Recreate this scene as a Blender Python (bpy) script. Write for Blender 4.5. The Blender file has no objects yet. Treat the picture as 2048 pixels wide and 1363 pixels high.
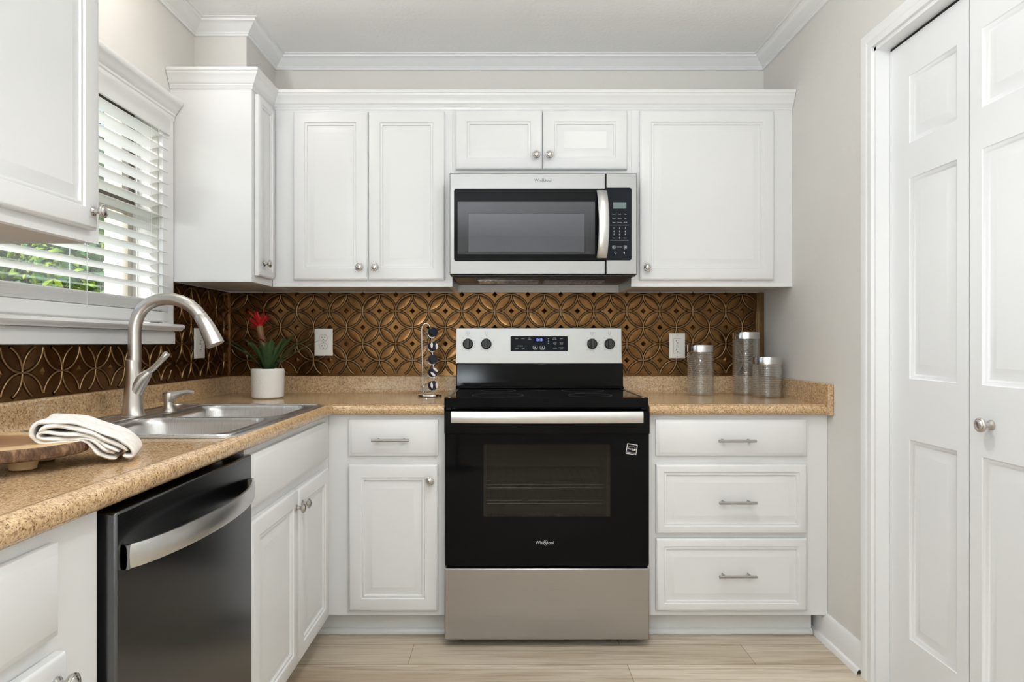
import bpy, bmesh, math, random
from mathutils import Vector, Matrix
from mathutils.geometry import tessellate_polygon
random.seed(7)
PI = math.pi
sc = bpy.context.scene
COL = sc.collection

# ------------------------------------------------------------------ camera
CAMZ = 1.125
cam_d = bpy.data.cameras.new('camera'); cam = bpy.data.objects.new('camera', cam_d); COL.objects.link(cam)
cam.location = (0, 0, CAMZ); cam.rotation_euler = (PI/2, 0, 0)
cam_d.sensor_width = 36; cam_d.lens = 1290/2048*36
cam_d.shift_x = 13/2048; cam_d.shift_y = 4.5/2048
cam_d.clip_start = 0.02
sc.camera = cam

# ------------------------------------------------------------------ world, sun, lights, exposure
w = bpy.data.worlds.new('sky'); sc.world = w; w.use_nodes = True
nt = w.node_tree; nt.nodes.clear()
sky = nt.nodes.new('ShaderNodeTexSky'); sky.sky_type = 'NISHITA'; sky.sun_disc = False
sky.sun_elevation = math.radians(48); sky.sun_rotation = math.radians(160)
bg = nt.nodes.new('ShaderNodeBackground'); bg.inputs['Strength'].default_value = 0.42
wo = nt.nodes.new('ShaderNodeOutputWorld')
nt.links.new(sky.outputs[0], bg.inputs['Color']); nt.links.new(bg.outputs[0], wo.inputs['Surface'])
sun_d = bpy.data.lights.new('sun', 'SUN'); sun = bpy.data.objects.new('sun', sun_d); COL.objects.link(sun)
sun_d.energy = 3.4; sun_d.angle = 0.01; sun_d.color = (1, .95, .86)
sun.rotation_euler = Vector((-.22, .6, -.78)).to_track_quat('-Z', 'Y').to_euler()

def area(name, loc, direction, sx, sy, power, color, shape='RECTANGLE'):
    d = bpy.data.lights.new(name, 'AREA'); o = bpy.data.objects.new(name, d); COL.objects.link(o)
    d.shape = shape; d.size = sx; d.size_y = sy; d.energy = power; d.color = color
    o.location = loc; o.rotation_euler = Vector(direction).to_track_quat('-Z', 'Z').to_euler()
    return o
def bulb(name, loc, power, radius, color):
    d = bpy.data.lights.new(name, 'POINT'); o = bpy.data.objects.new(name, d); COL.objects.link(o)
    d.energy = power; d.shadow_soft_size = radius; d.color = color; o.location = loc
bulb('kitchen_ceiling_lamp', (0.50, 1.60, 2.35), 5.5, .10, (1, .975, .94))
dl_d = bpy.data.lights.new('added_downlight', 'SPOT'); dl = bpy.data.objects.new('added_downlight', dl_d); COL.objects.link(dl)  # added spot, brightens the base cabinets and floor
dl_d.energy = 36; dl_d.spot_size = math.radians(122); dl_d.spot_blend = .55; dl_d.shadow_soft_size = .07; dl_d.color = (1, .975, .94); dl.location = (.20, 1.35, 2.44)
bulb('sink_ceiling_lamp', (-1.0, 2.0, 2.36), 3.2, .06, (1, .95, .885))
area('added_fill_uplight', (-.43, -1.0, .75), (0, 0, 1), .36, .36, 104, (.865, .94, 1), 'DISK')  # added unseen fill, brightens the room by ceiling bounce
area('kitchen_window_daylight', (-2.5, 1.0, 2.75), (1.35, 1.2, -1.15), 1.0, 1.0, 125, (1, .985, .96))
sc.view_settings.view_transform = 'Standard'
sc.view_settings.look = 'None'
sc.view_settings.gamma = 1
sc.view_settings.use_curve_mapping = False
sc.view_settings.exposure = 0.04
sc.cycles.max_bounces = 10; sc.cycles.diffuse_bounces = 5; sc.cycles.glossy_bounces = 5
sc.cycles.transparent_max_bounces = 24; sc.cycles.transmission_bounces = 8
sc.cycles.caustics_reflective = False; sc.cycles.caustics_refractive = False

# ------------------------------------------------------------------ materials
def lin(c):
    c /= 255
    return c/12.92 if c <= .04045 else ((c+.055)/1.055)**2.4
def S(r, g, b): return (lin(r), lin(g), lin(b), 1)
MATS = {}
class NT:
    def __init__(s, name):
        s.m = bpy.data.materials.new(name); s.m.use_nodes = True
        s.t = s.m.node_tree; s.n = s.t.nodes; s.n.clear()
        s.out = s.n.new('ShaderNodeOutputMaterial')
        s.geo = s.n.new('ShaderNodeNewGeometry')
    def node(s, typ, **kw):
        n = s.n.new(typ)
        for k, v in kw.items(): setattr(n, k, v)
        return n
    def link(s, a, b): s.t.links.new(a, b)
    def set(s, node, **kw):
        for k, v in kw.items(): node.inputs[k.replace('_', ' ')].default_value = v
    def pos(s, scale=(1, 1, 1), loc=(0, 0, 0)):
        m = s.node('ShaderNodeMapping'); m.inputs['Scale'].default_value = scale; m.inputs['Location'].default_value = loc
        s.link(s.geo.outputs['Position'], m.inputs['Vector']); return m.outputs[0]
    def noise(s, scale, detail=4, rough=.5, vec=None):
        n = s.node('ShaderNodeTexNoise'); s.set(n, Scale=scale, Detail=detail, Roughness=rough)
        s.link(vec or s.geo.outputs['Position'], n.inputs['Vector']); return n.outputs['Fac']
    def ramp(s, fac, stops):
        r = s.node('ShaderNodeValToRGB'); e = r.color_ramp.elements
        while len(e) > 1: e.remove(e[0])
        e[0].position, e[0].color = stops[0]
        for p, c in stops[1:]:
            x = e.new(p); x.color = c
        s.link(fac, r.inputs['Fac']); return r.outputs['Color']
    def mix(s, fac, a, b, typ='MIX'):
        m = s.node('ShaderNodeMix', data_type='RGBA', blend_type=typ)
        for i, v in ((0, fac), (6, a), (7, b)):
            if hasattr(v, 'is_output'): s.link(v, m.inputs[i])
            else: m.inputs[i].default_value = v
        return m.outputs[2]
    def bump(s, h, strength, dist):
        b = s.node('ShaderNodeBump'); b.inputs['Strength'].default_value = strength; b.inputs['Distance'].default_value = dist
        s.link(h, b.inputs['Height']); return b.outputs[0]
    def bsdf(s, color, rough=.5, metal=0, normal=None, **kw):
        p = s.node('ShaderNodeBsdfPrincipled')
        for k, v in (('Base Color', color), ('Roughness', rough), ('Metallic', metal)):
            if hasattr(v, 'is_output'): s.link(v, p.inputs[k])
            else: p.inputs[k].default_value = v
        for k, v in kw.items(): p.inputs[k.replace('_', ' ')].default_value = v
        if normal: s.link(normal, p.inputs['Normal'])
        s.link(p.outputs[0], s.out.inputs['Surface']); return p

def paint(name, col, rough, bscale=None, bstr=.1, bdist=.001, var=.03, spec=.5):
    t = NT(name)
    n = t.noise(9, 3)
    c2 = tuple(x*(1-var) for x in col[:3])+(1,)
    c = t.mix(n, col, c2)
    nm = t.bump(t.noise(bscale, 3, .55), bstr, bdist) if bscale else None
    t.bsdf(c, rough, 0, nm, Specular_IOR_Level=spec); MATS[name] = t.m; return t.m
M_CAB = paint('cabinet_white_paint', S(225, 225, 225), .32, 40, .03, .0006, .015)
M_TRIM = paint('trim_white_paint', S(234, 234, 234), .38, None, var=.015)
M_DOOR = paint('door_white_paint', S(233, 234, 235), .42, 60, .03, .0006, .015)
M_WALL = paint('greige_wall_paint', S(221, 218, 213), .75, 95, .38, .0022)
M_CEIL = paint('ceiling_texture_paint', S(248, 248, 247), .85, 75, .5, .003)
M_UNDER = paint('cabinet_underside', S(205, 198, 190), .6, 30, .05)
def mk_blind():
    t = NT('blind_white')
    p = t.bsdf(S(245, 245, 244), .45); tl = t.node('ShaderNodeBsdfTranslucent'); tl.inputs[0].default_value = S(250, 249, 246)
    mx = t.node('ShaderNodeMixShader'); mx.inputs[0].default_value = .30
    t.link(p.outputs[0], mx.inputs[1]); t.link(tl.outputs[0], mx.inputs[2]); t.link(mx.outputs[0], t.out.inputs['Surface']); return t.m
M_BLIND = mk_blind()
M_PLASTIC = paint('white_plastic', S(236, 234, 228), .35, None, var=.01)
M_DARK = paint('dark_gap', S(14, 14, 14), .7)
M_SLOT = paint('slot_black', S(22, 20, 18), .6)
M_POT = paint('pot_white_ceramic', S(238, 236, 232), .55, 25, .15, .002)
M_SOIL = paint('plant_soil', S(48, 38, 28), .9, 90, .6, .004)
M_BLACKPL = paint('black_plastic', S(26, 27, 29), .35)
M_BLACKEN = paint('black_enamel', S(9, 9, 10), .12, spec=.13)
M_MWUNDER = paint('microwave_underside', S(20, 20, 20), .35)
M_OVEN = paint('oven_cavity_enamel', S(158, 150, 140), .45, 200, .2, .0005)
M_LIDBLUE = paint('jar_lid_navy', S(30, 33, 48), .3)
M_LIDWHITE = paint('jar_lid_label_white', S(232, 228, 222), .5)
M_PRINT = paint('printed_light_grey', S(205, 208, 210), .5)
M_PRINTD = paint('printed_dark_grey', S(62, 62, 64), .5)
M_FRAMEBR = paint('window_frame_bronze', S(78, 66, 56), .5)
M_FRAMETAN = paint('window_frame_tan', S(176, 166, 150), .5)

def metal(name, col, rough, stretch=None, amt=.05, aniso=0, rot=0):
    t = NT(name)
    vec = t.pos(stretch or (1, 1, 1))
    n = t.noise(1.0 if stretch else 30, 3, .6, vec)
    r = t.ramp(n, [(.25, (rough-amt,)*3+(1,)), (.75, (rough+amt,)*3+(1,))])
    c = t.mix(n, col, tuple(x*.92 for x in col[:3])+(1,))
    t.bsdf(c, r, 1, None, Anisotropic=aniso, Anisotropic_Rotation=rot); MATS[name] = t.m; return t.m
M_STEEL = metal('brushed_stainless', (.44, .428, .418, 1), .29, (3, 3, 900), .02, .6)
M_STEELH = metal('satin_steel_handle', (.66, .655, .645, 1), .30, None, .02)
M_PULL = metal('pull_satin_nickel', (.46, .44, .42, 1), .26, None, .02)
M_KNOB = metal('knob_satin_nickel', (.60, .58, .555, 1), .16, None, .02)
M_STEELM = metal('brushed_stainless_microwave', (.37, .365, .36, 1), .29, (3, 3, 900), .02, .6)
M_STEELV = metal('brushed_stainless_panel', (.44, .437, .43, 1), .34, (3, 3, 900), .02, .5)
M_SINK = metal('satin_sink_steel', (.62, .61, .60, 1), .30, (900, 4, 4), .05)
M_NICKEL = metal('brushed_nickel', (.62, .585, .55, 1), .34, None, .02)
M_CHROME = metal('polished_chrome', (.78, .77, .76, 1), .10)
M_DW = metal('black_stainless', (.135, .14, .15, 1), .20, (3, 3, 700), .03)
M_LIDSTEEL = metal('lid_steel', (.70, .69, .68, 1), .17)

def mk_bronze():
    t = NT('aged_bronze')
    n = t.noise(22, 5, .6)
    c = t.ramp(n, [(.3, (.095, .046, .016, 1)), (.55, (.145, .074, .027, 1)), (.75, (.19, .10, .039, 1))])
    t.bsdf(c, .23, 1, t.bump(t.noise(60, 4), .04, .002)); return t.m
M_BRONZE = mk_bronze()
def mk_bronze_line():
    t = NT('bronze_raised_line')
    c = t.ramp(t.noise(40, 3), [(.3, (.24, .145, .068, 1)), (.7, (.31, .19, .092, 1))])
    t.bsdf(c, .28, 1); return t.m
M_BRLINE = mk_bronze_line()
M_BRBAND = metal('dark_bronze_band', (.045, .026, .013, 1), .40, None, .03)

def mk_laminate():
    t = NT('granite_look_laminate')
    n1 = t.noise(26, 6, .65); n2 = t.noise(150, 6, .72); n3 = t.noise(330, 3, .6)
    base = t.ramp(n1, [(.34, S(170, 134, 99)), (.5, S(197, 162, 123)), (.66, S(218, 189, 150))])
    sp = t.ramp(n2, [(.36, S(92, 66, 48)), (.46, S(192, 156, 114)), (.60, S(228, 200, 158))])
    c = t.mix(.62, base, sp)
    dk = t.ramp(n3, [(.36, (1, 1, 1, 1)), (.43, (0, 0, 0, 1))])
    c = t.mix(dk, c, S(92, 68, 50))
    t.bsdf(c, .13, 0, None, Specular_IOR_Level=.55); return t.m
M_LAM = mk_laminate()

def mk_floor():
    t = NT('oak_plank_floor')
    v = t.pos((1, 1, 1), (.342, .020, 0))
    def brick(c1, c2, mo, ms):
        b = t.node('ShaderNodeTexBrick'); b.offset = .37; b.offset_frequency = 2
        t.set(b, Scale=1, Brick_Width=1.22, Row_Height=.152, Mortar_Size=ms, Mortar_Smooth=.1, Bias=0)
        b.inputs['Color1'].default_value = c1; b.inputs['Color2'].default_value = c2; b.inputs['Mortar'].default_value = mo
        t.link(v, b.inputs['Vector']); return b
    b = brick(S(203, 190, 170), S(223, 211, 193), S(152, 135, 114), .0014)
    g = t.noise(1, 6, .62, t.pos((2.2, 46, 1)))
    gr = t.ramp(g, [(.3, S(178, 160, 138)), (.5, S(255, 255, 255)), (.7, S(222, 210, 192))])
    g2 = t.noise(1, 3, .6, t.pos((1.1, 9, 1)))
    gr2 = t.ramp(g2, [(.32, S(190, 172, 150)), (.55, (1, 1, 1, 1))])
    c = t.mix(.75, b.outputs['Color'], gr, 'MULTIPLY')
    c = t.mix(.6, c, gr2, 'MULTIPLY')
    t.bsdf(c, .42, 0, t.bump(g, .06, .001)); return t.m
M_FLOOR = mk_floor()

def mk_blackglass(name, col, rough=.04):
    t = NT(name); t.bsdf(col, rough, 0, None, Specular_IOR_Level=.09); return t.m
M_BGLASS = mk_blackglass('black_glass', (.004, .004, .0045, 1))
M_PANELBLK = mk_blackglass('black_control_panel', (.010, .012, .017, 1), .12)

def mk_clear(name, tint, lo, hi, rough=.02, blend=.35):
    t = NT(name)
    tr = t.node('ShaderNodeBsdfTransparent'); tr.inputs[0].default_value = tint
    gl = t.node('ShaderNodeBsdfGlossy'); gl.inputs['Color'].default_value = (1, 1, 1, 1); gl.inputs['Roughness'].default_value = rough
    lw = t.node('ShaderNodeLayerWeight'); lw.inputs['Blend'].default_value = blend
    mr = t.node('ShaderNodeMapRange'); t.set(mr, To_Min=lo, To_Max=hi)
    t.link(lw.outputs['Facing'], mr.inputs['Value'])
    mx = t.node('ShaderNodeMixShader')
    t.link(mr.outputs[0], mx.inputs[0]); t.link(tr.outputs[0], mx.inputs[1]); t.link(gl.outputs[0], mx.inputs[2])
    t.link(mx.outputs[0], t.out.inputs['Surface']); return t.m
M_PANE = mk_clear('window_glass', (.98, .985, .98, 1), .015, .4)
M_OVENGLASS = mk_clear('tinted_oven_glass', (.40, .39, .37, 1), .015, .5)
M_MWGLASS = mk_clear('microwave_window_glass', (.72, .72, .74, 1), .02, .5)
M_JAR = mk_clear('clear_jar_glass', (.97, .98, .975, 1), .035, .62, .05, .45)

def mk_screen():
    t = NT('microwave_mesh_screen')
    v = t.node('ShaderNodeTexVoronoi'); v.inputs['Scale'].default_value = 420; v.inputs['Randomness'].default_value = 0
    t.link(t.geo.outputs['Position'], v.inputs['Vector'])
    c = t.ramp(v.outputs['Distance'], [(.3, S(78, 78, 80)), (.6, S(158, 158, 160))])
    t.bsdf(c, .5); return t.m
M_SCREEN = mk_screen()
M_MWFRAME = paint('microwave_window_frame', S(66, 66, 70), .35)
M_OVFRAME = paint('oven_window_frame', S(120, 120, 122), .35)

def mk_emit(name, col, s):
    t = NT(name); e = t.node('ShaderNodeEmission'); e.inputs[0].default_value = col; e.inputs[1].default_value = s
    t.link(e.outputs[0], t.out.inputs['Surface']); return t.m
M_LED = mk_emit('blue_display_digits', (.30, .42, 1, 1), 1.6)
M_LEDBACK = mk_emit('display_backlight_blue', (.012, .016, .075, 1), .5)
M_LCD = paint('lcd_grey_green', S(104, 122, 122), .25)

def mk_bark():
    t = NT('tree_bark_edge')
    n = t.noise(1, 6, .7, t.pos((90, 90, 26)))
    c = t.ramp(n, [(.3, S(44, 28, 20)), (.5, S(98, 70, 50)), (.68, S(150, 118, 88))])
    t.bsdf(c, .8, 0, t.bump(n, .8, .004)); return t.m
M_BARK = mk_bark()
def mk_woodtop():
    t = NT('live_edge_board_wood')
    v = t.pos((1/.195, 1/.140, 0), (.984/.195, -1.185/.140, 0))
    ln = t.node('ShaderNodeVectorMath', operation='LENGTH'); t.link(v, ln.inputs[0])
    n = t.noise(14, 5, .6)
    ad = t.node('ShaderNodeMath', operation='MULTIPLY_ADD'); t.link(n, ad.inputs[0]); ad.inputs[1].default_value = .35; t.link(ln.outputs['Value'], ad.inputs[2])
    c = t.ramp(ad.outputs[0], [(.25, S(132, 92, 58)), (.62, S(158, 114, 72)), (.80, S(172, 128, 82)), (.88, S(216, 180, 128)), (1, S(222, 190, 140))])
    g = t.ramp(t.noise(1, 4, .6, t.pos((14, 90, 1))), [(.3, (.78, .74, .7, 1)), (.6, (1, 1, 1, 1))])
    t.bsdf(t.mix(.6, c, g, 'MULTIPLY'), .4); return t.m
M_BOARD = mk_woodtop()
M_FOOT = paint('pale_wood_foot', S(214, 182, 136), .5, 30, .05, .001, .1)
def mk_towel():
    t = NT('linen_towel')
    n = t.noise(60, 5, .6); st = t.noise(1, 2, .5, t.pos((260, 30, 260)))
    c = t.ramp(n, [(.3, S(226, 219, 212)), (.7, S(243, 240, 236))])
    t.bsdf(c, .92, 0, t.bump(st, .25, .001)); return t.m
M_TOWEL = mk_towel()
def mk_leaf(name, a, b, rough=.45, sc_=22, trans=0):
    t = NT(name); n = t.noise(sc_, 4, .6)
    c = t.ramp(n, [(.3, a), (.7, b)])
    t.bsdf(c, rough); return t.m
M_LEAF = mk_leaf('bromeliad_leaf_green', S(34, 58, 36), S(66, 92, 50))
M_FLOWER = mk_leaf('bromeliad_flower_red', S(176, 22, 30), S(222, 48, 52))
M_STEM = mk_leaf('bromeliad_stem', S(120, 66, 48), S(112, 98, 56))
M_BUSH = mk_leaf('garden_leaves_green', S(44, 104, 30), S(168, 190, 44), .5, 5)
M_BUSH2 = mk_leaf('garden_leaves_deep_green', S(20, 70, 44), S(60, 118, 44), .5, 5)
M_GRASS = mk_leaf('lawn', S(80, 110, 60), S(120, 140, 80), .9, 8)
def mk_brick():
    t = NT('cream_brick')
    b = t.node('ShaderNodeTexBrick'); t.set(b, Scale=1, Brick_Width=.205, Row_Height=.075, Mortar_Size=.006, Mortar_Smooth=.1)
    b.inputs['Color1'].default_value = S(226, 214, 184); b.inputs['Color2'].default_value = S(214, 198, 164); b.inputs['Mortar'].default_value = S(196, 186, 166)
    xz = t.node('ShaderNodeSeparateXYZ'); cb = t.node('ShaderNodeCombineXYZ')
    t.link(t.geo.outputs['Position'], xz.inputs[0]); t.link(xz.outputs['X'], cb.inputs['X']); t.link(xz.outputs['Z'], cb.inputs['Y'])
    t.link(cb.outputs[0], b.inputs['Vector'])
    n = t.noise(35, 5, .7); st = t.ramp(n, [(.30, S(96, 84, 66)), (.38, (1, 1, 1, 1))])
    c = t.mix(.8, b.outputs['Color'], st, 'MULTIPLY')
    t.bsdf(c, .9, 0, t.bump(n, .4, .01)); return t.m
M_BRICK = mk_brick()

# ------------------------------------------------------------------ mesh builder
class MB:
    def __init__(s): s.v = []; s.f = []; s.mi = []; s.cur = 0
    def mat(s, i): s.cur = i; return s
    def vert(s, p): s.v.append(tuple(p)); return len(s.v)-1
    def face(s, ids): s.f.append(tuple(ids)); s.mi.append(s.cur)
    def box(s, x0, x1, y0, y1, z0, z1):
        b = len(s.v)
        for z in (z0, z1):
            for x, y in ((x0, y0), (x1, y0), (x1, y1), (x0, y1)): s.v.append((x, y, z))
        for q in ((0, 3, 2, 1), (4, 5, 6, 7), (0, 1, 5, 4), (1, 2, 6, 5), (2, 3, 7, 6), (3, 0, 4, 7)): s.face([b+i for i in q])
        return s
    def fbox(s, F, u0, u1, v0, v1, d0, d1):
        b = len(s.v)
        for d in (d0, d1):
            for u, v in ((u0, v0), (u1, v0), (u1, v1), (u0, v1)): s.v.append(tuple(F(u, v, d)))
        for q in ((0, 3, 2, 1), (4, 5, 6, 7), (0, 1, 5, 4), (1, 2, 6, 5), (2, 3, 7, 6), (3, 0, 4, 7)): s.face([b+i for i in q])
        return s
    def loft(s, rings, closed=True, cap0=False, cap1=False):
        ids = [[s.vert(p) for p in r] for r in rings]
        n = len(ids[0])
        for a, b in zip(ids, ids[1:]):
            for i in range(n if closed else n-1):
                j = (i+1) % n; s.face((a[i], a[j], b[j], b[i]))
        if cap0: s.face(ids[0][::-1])
        if cap1: s.face(ids[-1])
        return ids
    def rpanel(s, F, u0, u1, v0, v1, loops):
        """nested rectangles: loops of (inset, depth); back closed, centre closed"""
        rings = []
        for ins, d in loops:
            rings.append([F(u0+ins, v0+ins, d), F(u1-ins, v0+ins, d), F(u1-ins, v1-ins, d), F(u0+ins, v1-ins, d)])
        s.loft(rings, True, True, True); return s
    def lathe(s, F, u, v, prof, n=24, cap0=True, cap1=True):
        rings = [[F(u+r*math.cos(2*PI*i/n), v+r*math.sin(2*PI*i/n), d) for i in range(n)] for r, d in prof]
        s.loft(rings, True, cap0, cap1); return s
    def tube(s, pts, r, n=12, caps=True, closed=False):
        pts = [Vector(p) for p in pts]; m = len(pts)
        rad = r if isinstance(r, (list, tuple)) else [r]*m
        rings = []; up = None
        for i, p in enumerate(pts):
            if closed: t = pts[(i+1) % m]-pts[i-1]
            else: t = (pts[min(i+1, m-1)]-pts[max(i-1, 0)])
            t.normalize()
            if up is None:
                up = Vector((0, 0, 1)) if abs(t.z) < .9 else Vector((0, 1, 0))
            a = t.cross(up)
            if a.length < 1e-5: a = t.cross(Vector((1, .3, 0)))
            a.normalize(); b = a.cross(t).normalized(); up = b
            rings.append([p+a*rad[i]*math.cos(2*PI*k/n)+b*rad[i]*math.sin(2*PI*k/n) for k in range(n)])
        if closed: rings.append(rings[0])
        s.loft(rings, True, caps and not closed, caps and not closed); return s
    def sweep(s, path, prof, closedprof=False, caps=True):
        """horizontal polyline swept by (d, z); d is measured to the right of travel"""
        P = [Vector(p) for p in path]; nrm = []
        for a, b in zip(P, P[1:]):
            d = (b-a).normalized(); nrm.append(Vector((d.y, -d.x)))
        rings = []
        for i, p in enumerate(P):
            if i == 0: m = nrm[0]
            elif i == len(P)-1: m = nrm[-1]
            else: m = (nrm[i-1]+nrm[i])/(1+nrm[i-1].dot(nrm[i]))
            rings.append([(p.x+m.x*d, p.y+m.y*d, z) for d, z in prof])
        s.loft(rings, closedprof, caps and closedprof, caps and closedprof); return s
    def prism(s, F, outer, d0, d1, holes=()):
        polys = [outer]+list(holes)
        tri = tessellate_polygon([[Vector((u, v, 0)) for u, v in p] for p in polys])
        flat = [q for p in polys for q in p]
        a = [s.vert(F(u, v, d1)) for u, v in flat]; b = [s.vert(F(u, v, d0)) for u, v in flat]
        for t in tri: s.face([a[i] for i in t]); s.face([b[i] for i in reversed(t)])
        o = 0
        for p in polys:
            n = len(p)
            for i in range(n):
                j = (i+1) % n; s.face((b[o+i], b[o+j], a[o+j], a[o+i]))
            o += n
        return s
    def text(s, F, string, size, u, v, d=0, th=.0004, align='CENTER', shear=0, sx=1):
        cu = bpy.data.curves.new('t', 'FONT'); cu.body = string; cu.size = size; cu.align_x = align; cu.align_y = 'CENTER'; cu.shear = shear
        cu.resolution_u = 2; cu.extrude = th/2
        o = bpy.data.objects.new('t', cu); COL.objects.link(o)
        dg = bpy.context.evaluated_depsgraph_get(); dg.update()
        me = bpy.data.meshes.new_from_object(o.evaluated_get(dg))
        b = len(s.v)
        for q in me.vertices: s.v.append(tuple(F(u+q.co.x*sx, v+q.co.y, d+th/2+q.co.z)))
        for p in me.polygons: s.face([b+i for i in p.vertices])
        bpy.data.objects.remove(o); bpy.data.curves.remove(cu); bpy.data.meshes.remove(me)
        return s
    def build(s, name, mats, parent=None, bev=0, smooth=True, sub=0, seg=2, origin=None, weld=False):
        if not isinstance(mats, (list, tuple)): mats = [mats]
        off = Vector((0, 0, 0))
        if parent is not None:
            r = parent
            while r.parent: r = r.parent
            off = Vector(r.location)
        elif origin: off = Vector(origin)
        me = bpy.data.meshes.new(name)
        me.from_pydata([tuple(Vector(p)-off) for p in s.v], [], s.f)
        for m in mats: me.materials.append(m)
        me.polygons.foreach_set('material_index', s.mi)
        bm = bmesh.new(); bm.from_mesh(me)
        if weld: bmesh.ops.remove_doubles(bm, verts=bm.verts, dist=1e-5)
        bmesh.ops.recalc_face_normals(bm, faces=bm.faces)
        bm.to_mesh(me); bm.free()
        if smooth:
            me.shade_smooth(); me.set_sharp_from_angle(angle=math.radians(38))
        o = bpy.data.objects.new(name, me); COL.objects.link(o)
        if parent is not None: o.parent = parent
        elif origin: o.location = off
        if bev:
            b = o.modifiers.new('bevel', 'BEVEL'); b.width = bev; b.segments = seg; b.limit_method = 'ANGLE'; b.angle_limit = math.radians(40)
        if sub:
            b = o.modifiers.new('sub', 'SUBSURF'); b.levels = sub; b.render_levels = sub
        return o

def FB(Y0): return lambda u, v, d: Vector((u, Y0-d, v))       # faces the camera (-Y)
def FL(X0): return lambda u, v, d: Vector((X0+d, u, v))       # on the left wall, faces +X
def FR(X0): return lambda u, v, d: Vector((X0-d, u, v))       # on the right wall, faces -X
def FT(Z0): return lambda u, v, d: Vector((u, v, Z0+d))       # faces up
def rrect(u0, u1, v0, v1, r, n=6, corners=(1, 1, 1, 1)):
    pts = []
    for k, (cu, cv, a0) in enumerate(((u0, v0, PI), (u1, v0, 1.5*PI), (u1, v1, 0), (u0, v1, .5*PI))):
        rr = r if corners[k] else 0
        cx = cu+rr*(1 if cu == u0 else -1); cy = cv+rr*(1 if cv == v0 else -1)
        if rr == 0: pts.append((cu, cv)); continue
        for i in range(n+1):
            a = a0+PI/2*i/n; pts.append((cx+rr*math.cos(a), cy+rr*math.sin(a)))
    return pts
def thing(name, label, cat, loc=(0, 0, 0), group=None):
    o = bpy.data.objects.new(name, None); COL.objects.link(o); o.location = loc; o.empty_display_size = .05
    o['label'] = label; o['category'] = cat
    if group: o['group'] = group
    return o
def tag(o, label, cat, group=None):
    o['label'] = label; o['category'] = cat
    if group: o['group'] = group
    return o
def struct(o): o['kind'] = 'structure'; return o
def plabel(o, l): o['label'] = l; return o

# ------------------------------------------------------------------ room constants (metres)
XL, XR, YB, YF, ZC = -1.305, 1.217, 3.04, -2.8, 2.464
YU, YBS = 2.735, 2.435          # face planes of the wall cabinets and the base cabinets on the back wall
XU, XBS = -.988, -.668          # the same on the left wall
ZU0, ZU1 = 1.3646, 2.125        # wall cabinets
ZCT = .894                      # counter
# ------------------------------------------------------------------ shell
struct(MB().box(XL-.2, XR+.6, YF-.2, YB+.15, -.12, 0).build('floor', M_FLOOR))
struct(MB().box(XL-.12, XR+.6, YF-.2, YB+.15, ZC, ZC+.15).build('ceiling', M_CEIL))
struct(MB().box(XL-.12, XR+.6, YB, YB+.15, 0, ZC).build('wall_back', M_WALL))
WY0, WY1, WZ0, WZ1 = 1.50, 2.42, 1.20, 2.00
m = MB(); X0 = XL-.12
m.box(X0, XL, YF, WY0, 0, ZC).box(X0, XL, WY1, YB, 0, ZC).box(X0, XL, WY0, WY1, 0, WZ0).box(X0, XL, WY0, WY1, WZ1, ZC)
struct(m.build('wall_left', M_WALL))
DY0, DY1, DZ = 1.36, 2.127, 2.098
m = MB(); X1 = XR+.10
m.box(XR, X1, YF, DY0, 0, ZC).box(XR, X1, DY1, YB, 0, ZC).box(XR, X1, DY0, DY1, DZ, ZC)
m.box(X1, X1+.4, DY0-.3, DY0-.25, 0, ZC).box(X1, X1+.4, DY1+.25, DY1+.3, 0, ZC).box(X1+.38, X1+.43, DY0-.3, DY1+.3, 0, ZC)
struct(m.build('wall_right', M_WALL))
m = MB(); m.box(XL-.12, XR+.6, YF-.15, YF, 0, ZC)
struct(m.build('wall_front', M_WALL))
# duct chase in the far left corner, above the wall cabinets
CX, CY = -1.086, 2.705
struct(MB().box(XL, CX, CY, YB, 2.06, ZC).build('wall_corner_chase', M_WALL))
# crown moulding at the ceiling
prof = [(0, ZC-.055), (.010, ZC-.055), (.011, ZC-.048), (.015, ZC-.045), (.015, ZC-.041), (.020, ZC-.038), (.028, ZC-.032),
        (.040, ZC-.022), (.050, ZC-.013), (.056, ZC-.011), (.058, ZC-.004), (.068, ZC-.003), (.070, ZC+.001)]
path = [(XL, YF), (XL, CY), (CX, CY), (CX, YB), (XR, YB), (XR, YF)]
struct(MB().sweep(path, prof).build('trim_1', M_TRIM))
# baseboard with shoe moulding on the right wall
prof = [(0, .105), (.006, .105), (.010, .098), (.011, .088), (.013, .084), (.013, .020), (.022, .017), (.026, .008), (.027, 0)]
struct(MB().sweep([(XR, YB-.5), (XR, DY1+.0585)], prof).build('baseboard_right', M_TRIM))
struct(MB().sweep([(XR, DY0-.062), (XR, YF)], prof).build('baseboard_right_near', M_TRIM))

# ------------------------------------------------------------------ closet bifold door on the right wall
m = MB()
cp = [(0, 0), (0, .012), (.004, .016), (.030, .016), (.036, .012), (.046, .013), (.056, .011), (.058, 0)]   # from outer edge to inner
def casing_ring(k):
    off, d = k
    e = .058-off
    return [Vector((XR-d, DY1+e, 0)), Vector((XR-d, DY1+e, DZ+e)), Vector((XR-d, DY0-e, DZ+e)), Vector((XR-d, DY0-e, 0))]
m.loft([casing_ring(k) for k in cp], False)
struct(m.build('trim_2', M_TRIM))
m = MB(); m.box(XR-.002, X1, DY1-.012, DY1+.001, 0, DZ).box(XR-.002, X1, DY0-.001, DY0+.012, 0, DZ).box(XR-.002, X1, DY0, DY1, DZ-.012, DZ+.001)
struct(m.build('trim_3', M_TRIM))
door = thing('door_1', 'white six-panel bifold closet door on the right wall', 'door', (1.275, 1.75, .012)); del door['category']; door['kind'] = 'structure'
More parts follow.
